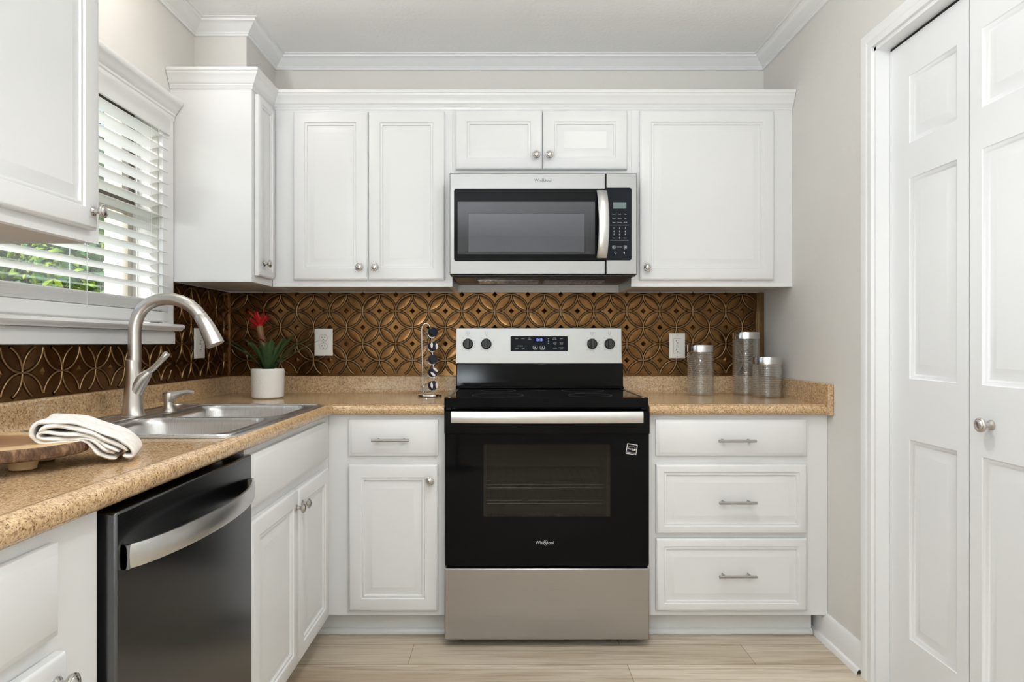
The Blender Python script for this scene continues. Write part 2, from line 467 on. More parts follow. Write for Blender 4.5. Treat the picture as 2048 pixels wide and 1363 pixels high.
def leaf(y0, y1, py0, py1, pz, z0=.012, z1=2.076):
    """moulded door leaf: face at x=1.26 with recessed panels"""
    F = FR(1.26); m = MB(); t = .034
    m.fbox(F, y0, y1, z0, z1, -t, -t+.004)
    m.loft([[F(a, b, d) for a, b in ((y0, z0), (y1, z0), (y1, z1), (y0, z1))] for d in (-t+.004, -.001)])
    outer = [(y0, z0), (y1, z0), (y1, z1), (y0, z1)]
    holes = [[(py0, a), (py1, a), (py1, b), (py0, b)] for a, b in pz]
    tri = tessellate_polygon([[Vector((u, v, 0)) for u, v in p] for p in [outer]+holes])
    ids = [m.vert(F(u, v, 0)) for p in [outer]+holes for u, v in p]
    for q in tri: m.face([ids[i] for i in q])
    for a, b in pz:
        rings = [[F(py0+i, a+i, d), F(py1-i, a+i, d), F(py1-i, b-i, d), F(py0+i, b-i, d)] for i, d in
                 ((0, 0), (.003, -.003), (.009, -.0045), (.013, -.009), (.018, -.010), (.045, -.003), (.047, -.003))]
        m.loft(rings, True, False, True)
    return m
pz = [(1.748, 1.958), (1.014, 1.639), (.203, .825)]
l1 = leaf(1.7525, DY1-.0135, 1.800, 2.013, pz).build('leaf', M_DOOR, door)
l2 = leaf(1.3745, 1.7505, 1.487, 1.706, pz).build('leaf', M_DOOR, door)
KNOB = [(.011, 0), (.011, .003), (.0065, .006), (.0058, .014), (.010, .018), (.0150, .0205), (.0163, .023), (.0163, .0255), (.0142, .0275), (.0125, .0275), (.011, .0295), (.006, .0315), (.001, .032)]
BK = [(r*1.18, d*1.25) for r, d in KNOB]
MB().lathe(FR(1.26), 1.672, .913, BK).build('knob', M_NICKEL, l2)
struct(MB().box(1.262, 1.30, DY0+.013, DY1-.013, DZ-.020, DZ-.0125).build('door_gap_shade', M_DARK))  # dark-coloured strip stands in for the shade in the gap above the leaves

# ------------------------------------------------------------------ window on the left wall
win = thing('window_1', 'window over the sink', 'window', (XL, 1.96, WZ0)); del win['category']; win['kind'] = 'structure'
m = MB(); xa, xb = XL-.115, XL-.085
def ring_yz(m, xa, xb, y0, y1, z0, z1, wd):
    m.box(xa, xb, y0, y0+wd, z0, z1).box(xa, xb, y1-wd, y1, z0, z1).box(xa, xb, y0+wd, y1-wd, z0, z0+wd).box(xa, xb, y0+wd, y1-wd, z1-wd, z1)
ring_yz(m, xa, xb, WY0+.002, WY1-.002, 1.635, WZ1-.002, .034)
m.build('upper_sash', M_FRAMEBR, win, .003)
m = MB(); ring_yz(m, xa-.0, xb-.008, WY0+.002, WY1-.002, WZ0+.002, 1.633, .028)
m.build('lower_sash', M_FRAMETAN, win, .003)
MB().box(xa+.012, xa+.016, WY0+.03, WY1-.03, WZ0+.028, WZ1-.03).build('glass_pane', M_PANE, win)
# interior casing: side strip, head with crown cap, stool and apron
struct(MB().box(XL, XL+.017, WY1+.004, 2.503, 1.198, 2.02).box(XL, XL+.017, WY0-.075, WY0-.004, 1.198, 2.02).build('trim_5', M_TRIM, None, .002))
hp = [(0, 1.985), (.017, 1.985), (.020, 1.990), (.020, 2.000), (.024, 2.004), (.024, 2.012), (.034, 2.022), (.036, 2.030), (.046, 2.040), (.052, 2.048), (.052, 2.060), (0, 2.060)]
struct(MB().sweep([(XL, WY0-.11), (XL, 2.5065)], hp, True).build('trim_6', M_TRIM))
sp = [(-.02, 1.198), (.042, 1.198), (.050, 1.194), (.052, 1.188), (.049, 1.182), (.043, 1.178), (.040, 1.172), (-.02, 1.172)]
ap = [(0, 1.171), (.016, 1.171), (.020, 1.165), (.020, 1.122), (0, 1.122)]
struct(MB().sweep([(XL, WY0-.13), (XL, 2.523)], sp, True).build('trim_7', M_TRIM))
struct(MB().sweep([(XL, WY0-.10), (XL, 2.509)], ap, True).build('trim_8', M_TRIM))

# ------------------------------------------------------------------ white blind
bl = thing('window_blind', 'white faux-wood blind with slats tilted open, hanging in the window over the sink', 'blind', (XL-.005, 1.96, 1.93))
BY0, BY1 = WY0-.03, 2.462
m = MB(); m.box(XL+.018, XL+.026, BY0, BY1, 1.915, 1.984).box(XL+.0, XL+.018, BY0, BY1, 1.945, 1.984)
m.build('headrail', M_BLIND, bl, .002)
bx = XL-.006
zs = []
z = 1.900
while z > 1.315: zs.append(z); z -= .0435
def slat(zc, tilt, w_=.052, y0=BY0+.006, y1=BY1-.004, th=.0013):
    m = MB(); ring0, ring1 = [], []
    n = 6; top = []; bot = []
    for i in range(n+1):
        a = (i/n-.5)*w_; crown = .003*(1-(2*i/n-1)**2)
        x = a*math.cos(tilt); zz = a*math.sin(tilt)+crown
        top.append((x, zz+th)); bot.append((x, zz-th))
    sec = top+bot[::-1]
    m.loft([[(bx+x, y, zc+zz) for x, zz in sec] for y in (y0, y1)], True, True, True)
    return m
for zc in zs: slat(zc, math.radians(10)).build('slat', M_BLIND, bl)
for k in range(11): slat(1.2835-k*.0036, 0, th=.0016).build('slat', M_BLIND, bl)
MB().box(bx-.026, bx+.026, BY0+.004, BY1-.003, 1.2045, 1.2435).build('bottom_rail', M_BLIND, bl, .004)
for y in (1.62, 1.98, 2.34):
    for x in (bx+.0265, bx-.0265): MB().tube([(x, y, 1.94), (x, y, 1.235)], .0009, 5).build('ladder_cord', M_BLIND, bl)
MB().tube([(XL+.031, 2.37, 1.95), (XL+.032, 2.37, 1.60), (XL+.031, 2.37, 1.32)], .0011, 6).build('lift_cord', M_BLIND, bl)

# ------------------------------------------------------------------ outside
struct(MB().box(-14, XL-.13, -6, 14, -.30, -.25).build('ground', M_GRASS))
struct(MB().box(-2.02, XL-.13, 3.25, 3.6, -.25, 3.6).build('wall_outside_brick', M_BRICK))
def shrub(cx, cy, cz, rx, ry, rz, n, mats):
    m = MB(); rnd = random.Random(int(cx*100)); 
    for _ in range(n):
        while True:
            p = Vector((rnd.uniform(-1, 1), rnd.uniform(-1, 1), rnd.uniform(-1, 1)))
            if .45 < p.length < 1: break
        q = Vector((cx+p.x*rx, cy+p.y*ry, cz+p.z*rz)); s = rnd.uniform(.03, .075)
        a = Vector((rnd.gauss(0, 1), rnd.gauss(0, 1), rnd.gauss(0, .6))).normalized(); b = a.orthogonal().normalized()
        c = a.cross(b)*.25
        m.mat(0 if rnd.random() < .55 else 1)
        i = [m.vert(q-a*s), m.vert(q+b*s*.5+c*s), m.vert(q+a*s), m.vert(q-b*s*.5+c*s)]
        m.face((i[0], i[1], i[2])); m.face((i[0], i[2], i[3]))
    return m
for k, (cx, cy, cz, rx, ry, rz, n, lb) in enumerate([
        (-5.6, 6.3, 1.5, 1.25, 1.1, 1.9, 15000, 'bright green shrub seen through the lowest blind gaps at the left of the window'),
        (-3.2, 6.0, 1.2, 1.1, 1.0, 1.7, 13000, 'green shrub beside the cream brick wall outside the window'),
        (-5.2, 9.2, 2.2, 3.2, 1.6, 2.6, 16000, 'taller deep green shrub behind the other two outside the window')]):
    m = shrub(0, 0, cz+.25, rx, ry, rz, n, None)
    s_ = thing('garden_shrub', lb, 'shrub', (cx, cy, -.25), 'shrubs outside the window')
    m.v = [(a+cx, b+cy, c-.25) for a, b, c in m.v]
    m.build('foliage', [M_BUSH, M_BUSH2] if k < 2 else [M_BUSH2, M_BUSH2], s_, smooth=False)
    MB().tube([(cx, cy, -.25), (cx+.03, cy, .6), (cx, cy+.05, 1.3)], [.06, .05, .03], 8).build('trunk', M_FRAMEBR, s_)

# ------------------------------------------------------------------ cabinet helpers
T = .020
RP = [(0, 0), (0, T-.006), (.005, T-.001), (.008, T), (.047, T), (.050, T-.0045), (.054, T-.0030), (.058, T-.0035), (.060, T-.010), (.063, T-.010), (.088, T-.002), (.090, T-.002)]
SLAB = [(0, 0), (0, T-.009), (.003, T-.008), (.012, T-.001), (.014, T)]
RPS = [(0, 0), (0, T-.006), (.005, T-.001), (.008, T), (.028, T), (.031, T-.0045), (.035, T-.0030), (.038, T-.0035), (.040, T-.010), (.043, T-.010), (.066, T-.002), (.068, T-.002)]
def cdoor(F, u0, u1, v0, v1, par, name='door', loops=RP, gap=.0015):
    Fg = lambda u, v, d: F(u, v, d+gap)
    return MB().rpanel(Fg, u0, u1, v0, v1, loops).build(name, M_CAB, par)
def knob(F, u, v, par): return MB().lathe(lambda a, b, d: F(a, b, d+T+.001), u, v, KNOB).build('knob', M_KNOB, par)
def pull(F, u, v, par, L=.139):
    m = MB(); G = lambda a, b, d: F(a, b, d+T+.001)
    m.tube([G(u-L/2, v, .030), G(u+L/2, v, .030)], .0055, 14)
    for s in (-1, 1): m.tube([G(u+s*.048, v, -.001), G(u+s*.048, v, .030)], .0045, 10)
    return m.build('pull', M_PULL, par)

# ------------------------------------------------------------------ wall cabinets
def wall_box(par, x0, x1, y0, y1, z0, z1, face):
    """carcass with a shallow recess underneath; face = 'y' (front at y0) or 'x' (front at x1)"""
    m = MB(); m.box(x0, x1, y0, y1, z0+.004, z1)
    fw, sw = .020, .016
    if face == 'y':
        m.box(x0, x1, y0, y0+fw, z0, z0+.004).box(x0, x0+sw, y0+fw, y1, z0, z0+.004).box(x1-sw, x1, y0+fw, y1, z0, z0+.004)
    else:
        m.box(x1-fw, x1, y0, y1, z0, z0+.004).box(x0, x1-fw, y0, y0+sw, z0, z0+.004)
    m.build('carcass', M_CAB, par)
    e = .001
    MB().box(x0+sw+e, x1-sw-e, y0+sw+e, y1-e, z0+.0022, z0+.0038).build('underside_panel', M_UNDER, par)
YBW = YB-.001
F = FB(YU)
c = thing('wall_cabinet', 'white two-door wall cabinet left of the microwave, above the duplex outlet', 'cabinet', (-.6, YU, ZU0), 'white wall cabinets')
wall_box(c, -.986, -.2255, YU, YBW, ZU0, ZU1, 'y')
d = cdoor(F, -.8945, -.5812, 1.392, 2.1017, c); knob(F, -.612, 1.443, d)
d = cdoor(F, -.5768, -.2570, 1.392, 2.1017, c); knob(F, -.548, 1.443, d)
c = thing('wall_cabinet', 'short white two-door wall cabinet directly over the microwave', 'cabinet', (.154, YU, 1.825), 'white wall cabinets')
wall_box(c, -.2250, .5325, YU, YBW, 1.826, ZU1, 'y')
d = cdoor(F, -.2105, .1537, 1.8575, 2.1055, c); knob(F, .129, 1.9135, d)
d = cdoor(F, .1579, .5136, 1.8575, 2.1055, c); knob(F, .183, 1.9135, d)
c = thing('wall_cabinet', 'white single-door wall cabinet right of the microwave, against the beige right wall', 'cabinet', (.87, YU, ZU0), 'white wall cabinets')
wall_box(c, .5330, XR-.001, YU, YBW, ZU0, ZU1, 'y')
d = cdoor(F, .5662, 1.1324, 1.392, 2.104, c); knob(F, .5935, 1.442, d)
F = FL(XU)
c = thing('wall_cabinet', 'narrow white wall cabinet in the far left corner, plain end panel beside the blind', 'cabinet', (-1.15, 2.51, ZU0), 'white wall cabinets')
wall_box(c, XL+.001, XU, 2.510, YBW, ZU0, ZU1, 'x')
d = cdoor(F, 2.536, 2.708, 1.392, 2.104, c, loops=RPS); knob(F, 2.585, 1.443, d)
c = thing('wall_cabinet', 'nearest white wall cabinet at upper left, left of the window blind', 'cabinet', (-1.15, 1.0, ZU0), 'white wall cabinets')
wall_box(c, XL+.001, XU, .62, 1.566, ZU0, ZU1, 'x')
d = cdoor(F, 1.0955, 1.532, 1.392, 2.104, c); knob(F, 1.512, 1.434, d)
d = cdoor(F, .655, 1.0925, 1.392, 2.104, c); knob(F, .675, 1.434, d)
# cabinet crown
z0 = ZU1
prof = [(-.012, z0-.012), (.004, z0-.012), (.006, z0-.004), (.010, z0), (.010, z0+.004), (.016, z0+.008), (.018, z0+.014), (.023, z0+.024), (.030, z0+.036), (.032, z0+.038), (.034, z0+.046), (.038, z0+.049), (.038, z0+.060), (-.012, z0+.060)]
o = MB().sweep([(XL+.002, 2.51), (XU, 2.51), (XU, YU), (XR-.002, YU)], prof, True).build('crown_molding', M_CAB, None, origin=(0, YU, z0))
tag(o, 'white stepped crown molding along the tops of the far wall cabinets', 'molding')
o = MB().sweep([(XU, .62), (XU, 1.566), (XL+.002, 1.566)][::1], prof, True).build('crown_molding', M_CAB, None, origin=(XU, 1, z0))
tag(o, 'white crown molding atop the nearest wall cabinet at upper left', 'molding')

# ------------------------------------------------------------------ base cabinets
ZB0, ZB1 = .100, .8555
DR = (.7025, .8386); DO = (.1216, .670)
c = thing('base_cabinet', 'narrow white base cabinet between the sink corner and the stove, one drawer over one door', 'cabinet', (-.43, YBS, 0), 'white base cabinets')
m = MB(); m.box(-.640, -.2290, YBS, YB-.03, ZB0, ZB1).box(XBS+.0005, -.640, YBS, YBS+.02, ZB0, ZB1); m.build('carcass', M_CAB, c)
m = MB(); m.box(-.742, -.2290, 2.505, 2.52, .001, ZB0-.001); m.build('toe_kick', M_CAB, c)
MB().sweep([(-.742, 2.505), (-.2290, 2.505)], [(0, .022), (.006, .021), (.011, .016), (.013, .009), (.013, .001), (0, .001)], True).build('shoe_molding', M_CAB, c)
F = FB(YBS)
d = cdoor(F, -.588, -.2546, DR[0], DR[1], c, 'drawer', SLAB); pull(F, -.427, .766, d)
d = cdoor(F, -.588, -.2546, DO[0], DO[1], c); knob(F, -.2815, .6135, d)
c = thing('base_cabinet', 'white three-drawer base cabinet between the stove and the right wall', 'cabinet', (.87, YBS, 0), 'white base cabinets')
m = MB(); m.box(.5375, XR-.001, YBS, YB-.03, ZB0, ZB1); m.build('carcass', M_CAB, c)
m = MB(); m.box(.5375, XR-.030, 2.505, 2.52, .001, ZB0-.001); m.build('toe_kick', M_CAB, c)
MB().sweep([(.5375, 2.505), (XR-.030, 2.505)], [(0, .022), (.006, .021), (.011, .016), (.013, .009), (.013, .001), (0, .001)], True).build('shoe_molding', M_CAB, c)
d = cdoor(F, .5653, 1.1288, DR[0], DR[1], c, 'drawer', SLAB); pull(F, .8585, .7635, d)
d = cdoor(F, .5653, 1.1288, .4118, .670, c, 'drawer', RPS); pull(F, .860, .5345, d)
d = cdoor(F, .5653, 1.1288, .1216, .393, c, 'drawer', RPS); pull(F, .860, .262, d)
F = FL(XBS)
c = thing('sink_base_cabinet', 'white sink base cabinet with plain false front over two doors, between dishwasher and corner', 'cabinet', (XBS, 2.0, 0), 'white base cabinets')
# hollow box (sides, floor, back, front frame) so the bowls hang inside
m = MB(); m.box(XL+.03, XBS, 1.646, 1.664, ZB0, ZB1).box(XL+.03, XBS-.02, 2.475, 2.493, ZB0, ZB1).box(XL+.03, XBS-.02, 1.664, 2.475, ZB0, ZB0+.016).box(XL+.03, XL+.046, 1.664, 2.475, ZB0+.016, ZB1)
m.box(XBS-.02, XBS, 1.664, YBS+.0, ZB0, ZB1); m.build('carcass', M_CAB, c)
MB().box(XBS-.09, XBS-.075, 1.646, 2.50, .001, ZB0-.001).build('toe_kick', M_CAB, c)
cdoor(F, 1.650, 2.368, DR[0]-.004, DR[1]-.002, c, 'false_drawer_front', SLAB)
d = cdoor(F, 1.650, 2.0185, DO[0], DO[1]-.002, c); knob(F, 1.992, .617, d)
d = cdoor(F, 2.0215, 2.368, DO[0], DO[1]-.002, c); knob(F, 2.050, .617, d)
c = thing('base_cabinet', 'nearest white base cabinet in the lower left corner, left of the dishwasher', 'cabinet', (XBS, .8, 0), 'white base cabinets')
m = MB(); m.box(XL+.03, XBS, .46, 1.054, ZB0, ZB1); m.build('carcass', M_CAB, c)
MB().box(XBS-.09, XBS-.075, .46, 1.054, .001, ZB0-.001).build('toe_kick', M_CAB, c)
d = cdoor(F, .50, .945, DR[0]-.004, DR[1]-.005, c, 'drawer', SLAB); pull(F, .70, .766, d)
d = cdoor(F, .50, .955, DO[0], DO[1], c); knob(F, .928, .634, d)

# ------------------------------------------------------------------ dishwasher
c = thing('dishwasher', 'black stainless dishwasher with a bowed silver bar handle, under the left counter', 'dishwasher', (-.66, 1.35, 0))
MB().box(-1.24, -.690, 1.066, 1.638, .02, .846).build('tub', M_DARK, c)
MB().box(-.76, -.745, 1.066, 1.638, .003, .098).build('kick_plate', M_BLACKPL, c)
d = MB().box(-.688, -.645, 1.068, 1.640, .105, .8435).build('door_panel', M_DW, c, .004)
m = MB(); rings = []
N = 24
for i in range(N+1):
    a = i/N; y = 1.088+a*(1.632-1.088); bow = .052*(1-(2*a-1)**2)**.72+.006
    x = -.645+bow; zc = .7635; h = .0205
    t = .007
    rings.append([(x-t, y, zc-h), (x-t*.3, y, zc-h), (x, y, zc-h*.8), (x+.001, y, zc), (x, y, zc+h*.8), (x-t*.3, y, zc+h), (x-t, y, zc+h)])
m.loft(rings, True, True, True)
for y in (1.088, 1.624): m.box(-.6455, -.636, y, y+.008, .743, .784)
plabel(m.build('handle', M_STEELH, d), 'bowed silver bar handle')

# ------------------------------------------------------------------ worktops
def top_profile(zt):      # (d beyond the flat edge line, z)
    return [(-.040, zt), (-.034, zt+.002), (-.026, zt+.003), (-.019, zt+.002), (-.014, zt-.001), (-.009, zt-.0015), (-.003, zt-.006), (0, zt-.015), (-.0015, zt-.027), (-.008, zt-.035), (-.018, zt-.0375), (-.040, zt-.0375)]
SX0, SX1, SY0, SY1 = -1.212, -.672, 1.575, 2.372      # sink cut-out
EX, EY = -.641, 2.400
wt = thing('worktop', 'brown granite-look L-shaped worktop holding the sink, from lower left to the stove', 'worktop', (-.9, 1.8, ZCT))
m = MB()
gx = [XL+.002, SX0+.012, SX1-.012, EX-.040]
gy = [.45, SY0+.012, SY1-.012, EY-.040, YB-.002]
for i in range(3):
    for j in range(4):
        if i == 1 and j == 1: continue
        y1 = gy[j+1]
        ids = [m.vert((gx[i], gy[j], ZCT)), m.vert((gx[i+1], gy[j], ZCT)), m.vert((gx[i+1], y1, ZCT)), m.vert((gx[i], y1, ZCT))]
        m.face(ids)
ids = [m.vert(p) for p in ((EX-.040, EY+.040, ZCT), (-.2285, EY+.040, ZCT), (-.2285, YB-.002, ZCT), (EX-.040, YB-.002, ZCT))]; m.face(ids)
ids = [m.vert(p) for p in ((EX-.040, EY-.040, ZCT), (EX-.040, EY+.040, ZCT), (gx[2], EY+.040, ZCT))]
# front edge: left leg then back leg (inside corner mitred)
m.sweep([(EX, .45), (EX, EY), (-.2285, EY)], top_profile(ZCT))
zb = ZCT-.0375
for (a, b, c_, d_) in ((XL+.002, EX-.04, .45, SY0-.0), (XL+.002, SX0+.0, SY0, SY1), (XL+.002, EX-.04, SY1, YB-.002), (EX-.04, -.2285, EY+.04, YB-.002), (SX1, EX-.04, SY0, SY1)):
    ids = [m.vert(p) for p in ((a, c_, zb), (b, c_, zb), (b, d_, zb), (a, d_, zb))]; m.face(ids)
for x in (-.2285,):
    pr = top_profile(ZCT)
    ids = [m.vert((x, EY-d, z)) for d, z in pr]+[m.vert((x, YB-.002, zb)), m.vert((x, YB-.002, ZCT))]; m.face(ids)
m.build('counter_slab', M_LAM, wt)
lip = [(0, ZCT-.001), (.034, ZCT-.001), (.026, ZCT+.004), (.0215, ZCT+.012), (.020, ZCT+.020), (.020, ZCT+.068), (.018, ZCT+.075), (.014, ZCT+.078), (0, ZCT+.078)]
MB().sweep([(XL+.002, .45), (XL+.002, YB-.002), (-.2285, YB-.002)], lip, True).build('upstand', M_LAM, wt)
wt = thing('worktop', 'short brown granite-look worktop right of the stove, holding the glass canisters', 'worktop', (.87, 2.7, ZCT))
m = MB(); XW0 = .5365; XW1 = XR-.002
ids = [m.vert(p) for p in ((XW0, EY+.04, ZCT), (XW1, EY+.04, ZCT), (XW1, YB-.002, ZCT), (XW0, YB-.002, ZCT))]; m.face(ids)
ids = [m.vert(p) for p in ((XW0, EY+.04, zb), (XW1, EY+.04, zb), (XW1, YB-.002, zb), (XW0, YB-.002, zb))]; m.face(ids)
m.sweep([(XW0, EY), (XW1, EY)], top_profile(ZCT))
pr = top_profile(ZCT)
ids = [m.vert((XW0, EY-d, z)) for d, z in pr]+[m.vert((XW0, YB-.002, zb)), m.vert((XW0, YB-.002, ZCT))]; m.face(ids)
m.build('counter_slab', M_LAM, wt)
MB().sweep([(XW0, YB-.002), (XW1, YB-.002)], lip, True).build('upstand', M_LAM, wt)
MB().box(XR-.022, XR-.001, 2.388, YB-.024, ZCT-.037, ZCT+.080).build('side_splash', M_LAM, wt, .003)

# ------------------------------------------------------------------ bronze backsplashes
R_ = .0776; RZ = .0770
def splash(F, us, vs, rects, lift=.0):
    """F: wall frame; (us, vs) one pattern centre; rects: visible rectangles (u0,u1,v0,v1). Raised rings, domed petals, pyramids."""
    m = MB(); base = .004
    for u0, u1, v0, v1 in rects: m.mat(0).fbox(F, u0, u1, v0, v1, 0, base)
    def inside(u, v, e=.001): return any(u0+e <= u <= u1-e and v0+e <= v <= v1-e for u0, u1, v0, v1 in rects)
    U0 = min(r[0] for r in rects); U1 = max(r[1] for r in rects); V0 = min(r[2] for r in rects); V1 = max(r[3] for r in rects)
    i0, i1 = math.floor((U0-us)/R_)-1, math.ceil((U1-us)/R_)+1
    j0, j1 = math.floor((V0-vs)/RZ)-1, math.ceil((V1-vs)/RZ)+1
    def strip(pts, prof):
        """pts: list of (u,v,nu,nv); prof: list of (offset, height); breaks where it leaves the panel"""
        run = []
        for p in pts+[None]:
            ok = p is not None and inside(p[0], p[1], .005)
            if ok: run.append(p)
            if not ok:
                if len(run) > 1:
                    m.loft([[F(a+x*na, b+x*nb, base+h) for x, h in prof] for a, b, na, nb in run], False)
                run = []
    def ring(u, v):
        n = 56; pts = []
        for k in range(n+1):
            a = 2*PI*k/n+.001; ca, sa = math.cos(a), math.sin(a)
            pts.append((u+R_*ca, v+RZ*sa, ca, sa))
        m.mat(2); strip(pts, [(-.0066, .0001), (-.0060, .0009), (.0060, .0009), (.0066, .0001)])  # dark bronze band along both sides of the ridge
        m.mat(1); strip(pts, [(-.0031, .0005), (-.0025, .0024), (-.0013, .0035), (0, .0038), (.0013, .0035), (.0025, .0024), (.0031, .0005)])
    for i in range(i0, i1+1):
        for j in range(j0, j1+1):
            u, v = us+i*R_, vs+j*RZ
            if (i+j) % 2 == 0:
                ring(u, v)
                if inside(u, v, .004):
                    m.mat(0); s = .0135
                    c4 = [(max(U0, min(U1, u+a)), b+v) for a, b in ((-s, 0), (0, -s), (s, 0), (0, s))]
                    ids = [m.vert(F(a, b, base-.0002)) for a, b in c4]; t_ = m.vert(F(u, v, base+.0058))
                    for k in range(4): m.face((ids[k], ids[(k+1) % 4], t_))
                # petals between this circle and the one up-right / up-left of it
                for du in (1, -1):
                    cu_, cv_ = u+du*R_/2, v+RZ/2            # petal centre
                    ax = Vector((du*-.5*R_, .5*RZ)); 
                    # tips are at (u, v+RZ) and (u+du*R_, v)
                    A = Vector((u, v+RZ)); B = Vector((u+du*R_, v))
                    m.mat(0); n1, n2 = 10, 6; rows = []
                    ok = inside(cu_, cv_, .006)
                    L = (B-A).length; nrm = Vector((-(B-A).y, (B-A).x)).normalized()
                    hw = R_*(1-math.sqrt(.5))*.82
                    good = True
                    for a in range(n1+1):
                        t_ = a/n1*.84+.08; p = A.lerp(B, t_); wv = hw*(1-(2*t_-1)**2)
                        row = []
                        for b in range(n2+1):
                            s_ = 2*b/n2-1; q = p+nrm*wv*s_
                            h = .0011*(1-s_*s_)*(1-(2*t_-1)**2)**.5
                            if not inside(q.x, q.y, .0005): good = False
                            row.append(F(q.x, q.y, base+h-.00015))
                        rows.append(row)
                    if good: m.loft(rows, False)
    return m
us, vs = -1.0589, 1.2765
bs = thing('backsplash', 'bronze pressed-metal backsplash of interlocking circles along the back wall behind the stove', 'backsplash', (0, YB, 1.1))
zlo, zhi = ZCT+.0785, ZU0-.001
splash(FB(YB-.001), us, vs, [(XL+.012, XR-.038, zlo, zhi)]).build('panel', [M_BRONZE, M_BRLINE, M_BRBAND], bs)
m = MB()
def jtrim(m, F, u0, u1, v0, v1): m.fbox(F, u0, u1, v0, v1, .0, .008); m.fbox(F, u0+(u1-u0)*.25, u0+(u1-u0)*.75, v0, v1, .008, .010)
jtrim(m, FB(YB-.0008), XR-.037, XR-.002, zlo, zhi); plabel(m.build('edge_trim', M_BRLINE, bs, .001), 'bronze edge strip at the right wall')
bs = thing('backsplash', 'dark bronze pressed-metal backsplash on the left wall under the window', 'backsplash', (XL, 2.2, 1.05))
splash(FL(XL+.001), YB-.0776*.82, vs, [(.45, 2.512, zlo, 1.1205), (2.526, YB-.012, zlo, ZU0-.001), (2.512, 2.526, zlo, 1.168)]).build('panel', [M_BRONZE, M_BRLINE, M_BRBAND], bs)
m = MB(); m.box(XL+.0008, XL+.011, YB-.012, YB-.0018, zlo, ZU0-.001); plabel(m.build('corner_trim', M_BRLINE, bs, .001), 'bronze strip in the corner')
m = MB(); m.box(XL+.0008, XL+.008, 2.5235, 2.5285, 1.199, ZU0-.001); m.build('edge_trim', M_BRLINE, bs, .001)

# ------------------------------------------------------------------ outlets
def outlet(F, u, v, label, kind, cu=.0425, cv=.0635):
    c = thing('wall_outlet', label, 'outlet', F(u, v, .004), 'white wall outlets')
    p = MB().rpanel(F, u-cu, u+cu, v-cv, v+cv, [(0, .0045), (0, .008), (.003, .0105), (.005, .011)]).build('cover_plate', M_PLASTIC, c)
    m = MB(); 
    if kind == 'duplex':
        for dv in (.0195, -.0195):
            pts = [(u+.0172*math.cos(a)*1.0, v+dv+max(-.0138, min(.0138, .0172*math.sin(a)))) for a in [2*PI*k/32 for k in range(32)]]
            m.mat(1).prism(F, [(u+(a-u)*1.06, v+dv+(b-v-dv)*1.06) for a, b in pts], .0105, .0113)
            m.mat(0).prism(F, pts, .0108, .0128)
            m.mat(1)
            for du, hh in ((-.0062, .0042), (.0062, .0034)): m.fbox(F, u+du-.0011, u+du+.0011, v+dv+.003-hh, v+dv+.003+hh, .0128, .0131)
            m.lathe(F, u, v+dv-.0078, [(.0024, .0128), (.0024, .0131)], 12)
        m.lathe(F, u, v, [(.0022, .011), (.0022, .0118)], 12)
    else:
        m.mat(1).fbox(F, u-.0172, u+.0172, v-.0345, v+.0345, .0105, .0112)
        m.mat(0).fbox(F, u-.0165, u+.0165, v-.0335, v+.0335, .0108, .0132)
        m.mat(1)
        for dv in (.021, -.021):
            for du, hh in ((-.006, .004), (.006, .0033)): m.fbox(F, u+du-.001, u+du+.001, v+dv+.003-hh, v+dv+.003+hh, .0132, .0135)
            m.lathe(F, u, v+dv-.0075, [(.0023, .0132), (.0023, .0135)], 12)
        m.mat(2).fbox(F, u-.006, u+.006, v+.0018, v+.0058, .0132, .0142).fbox(F, u-.006, u+.006, v-.0058, v-.0018, .0132, .0142)
        for dv in (.050, -.050): m.mat(1).lathe(F, u, v+dv, [(.0016, .011), (.0016, .0114)], 10)
    m.build('receptacle', [M_PLASTIC, M_SLOT, M_PRINT], c)
outlet(FB(YB-.004), -.854, 1.130, 'white duplex outlet on the back wall between the potted plant and the spice rack', 'duplex')
outlet(FB(YB-.004), .806, 1.113, 'white rectangular safety outlet on the back wall just right of the stove', 'gfci', .037, .0585)
outlet(FL(XL+.004), 2.728, 1.125, 'white duplex outlet on the left wall behind the faucet spout', 'duplex', .044, .0635)

# ------------------------------------------------------------------ stove
RX0, RX1 = -.2256, .5324; RC = (RX0+RX1)/2
c = thing('stove', 'freestanding black glass and stainless steel electric stove between the base cabinets', 'stove', (RC, 2.65, 0))
YD = 2.385
m = MB(); y0, y1 = 2.432, 2.965
m.box(RX0+.003, RX0+.02, y0, y1, .035, .886).box(RX1-.02, RX1-.003, y0, y1, .035, .886).box(RX0+.02, RX1-.02, y1-.02, y1, .035, .886).box(RX0+.02, RX1-.02, y0, y1-.02, .035, .05).box(RX0+.02, RX1-.02, y0+.02, y1-.02, .872, .886)
m.build('body', M_BLACKEN, c)
m = MB(); CX0, CX1, CZ0, CZ1, CY0, CY1 = -.11, .42, .42, .80, 2.436, 2.88      # oven cavity
for q in ((CX0, CX1, CY1, CY1+.01, CZ0, CZ1), (CX0-.01, CX0, CY0, CY1, CZ0, CZ1), (CX1, CX1+.01, CY0, CY1, CZ0, CZ1), (CX0, CX1, CY0, CY1, CZ0-.01, CZ0), (CX0, CX1, CY0, CY1, CZ1, CZ1+.01)): m.box(*q)
m.build('oven_cavity', M_OVEN, c)
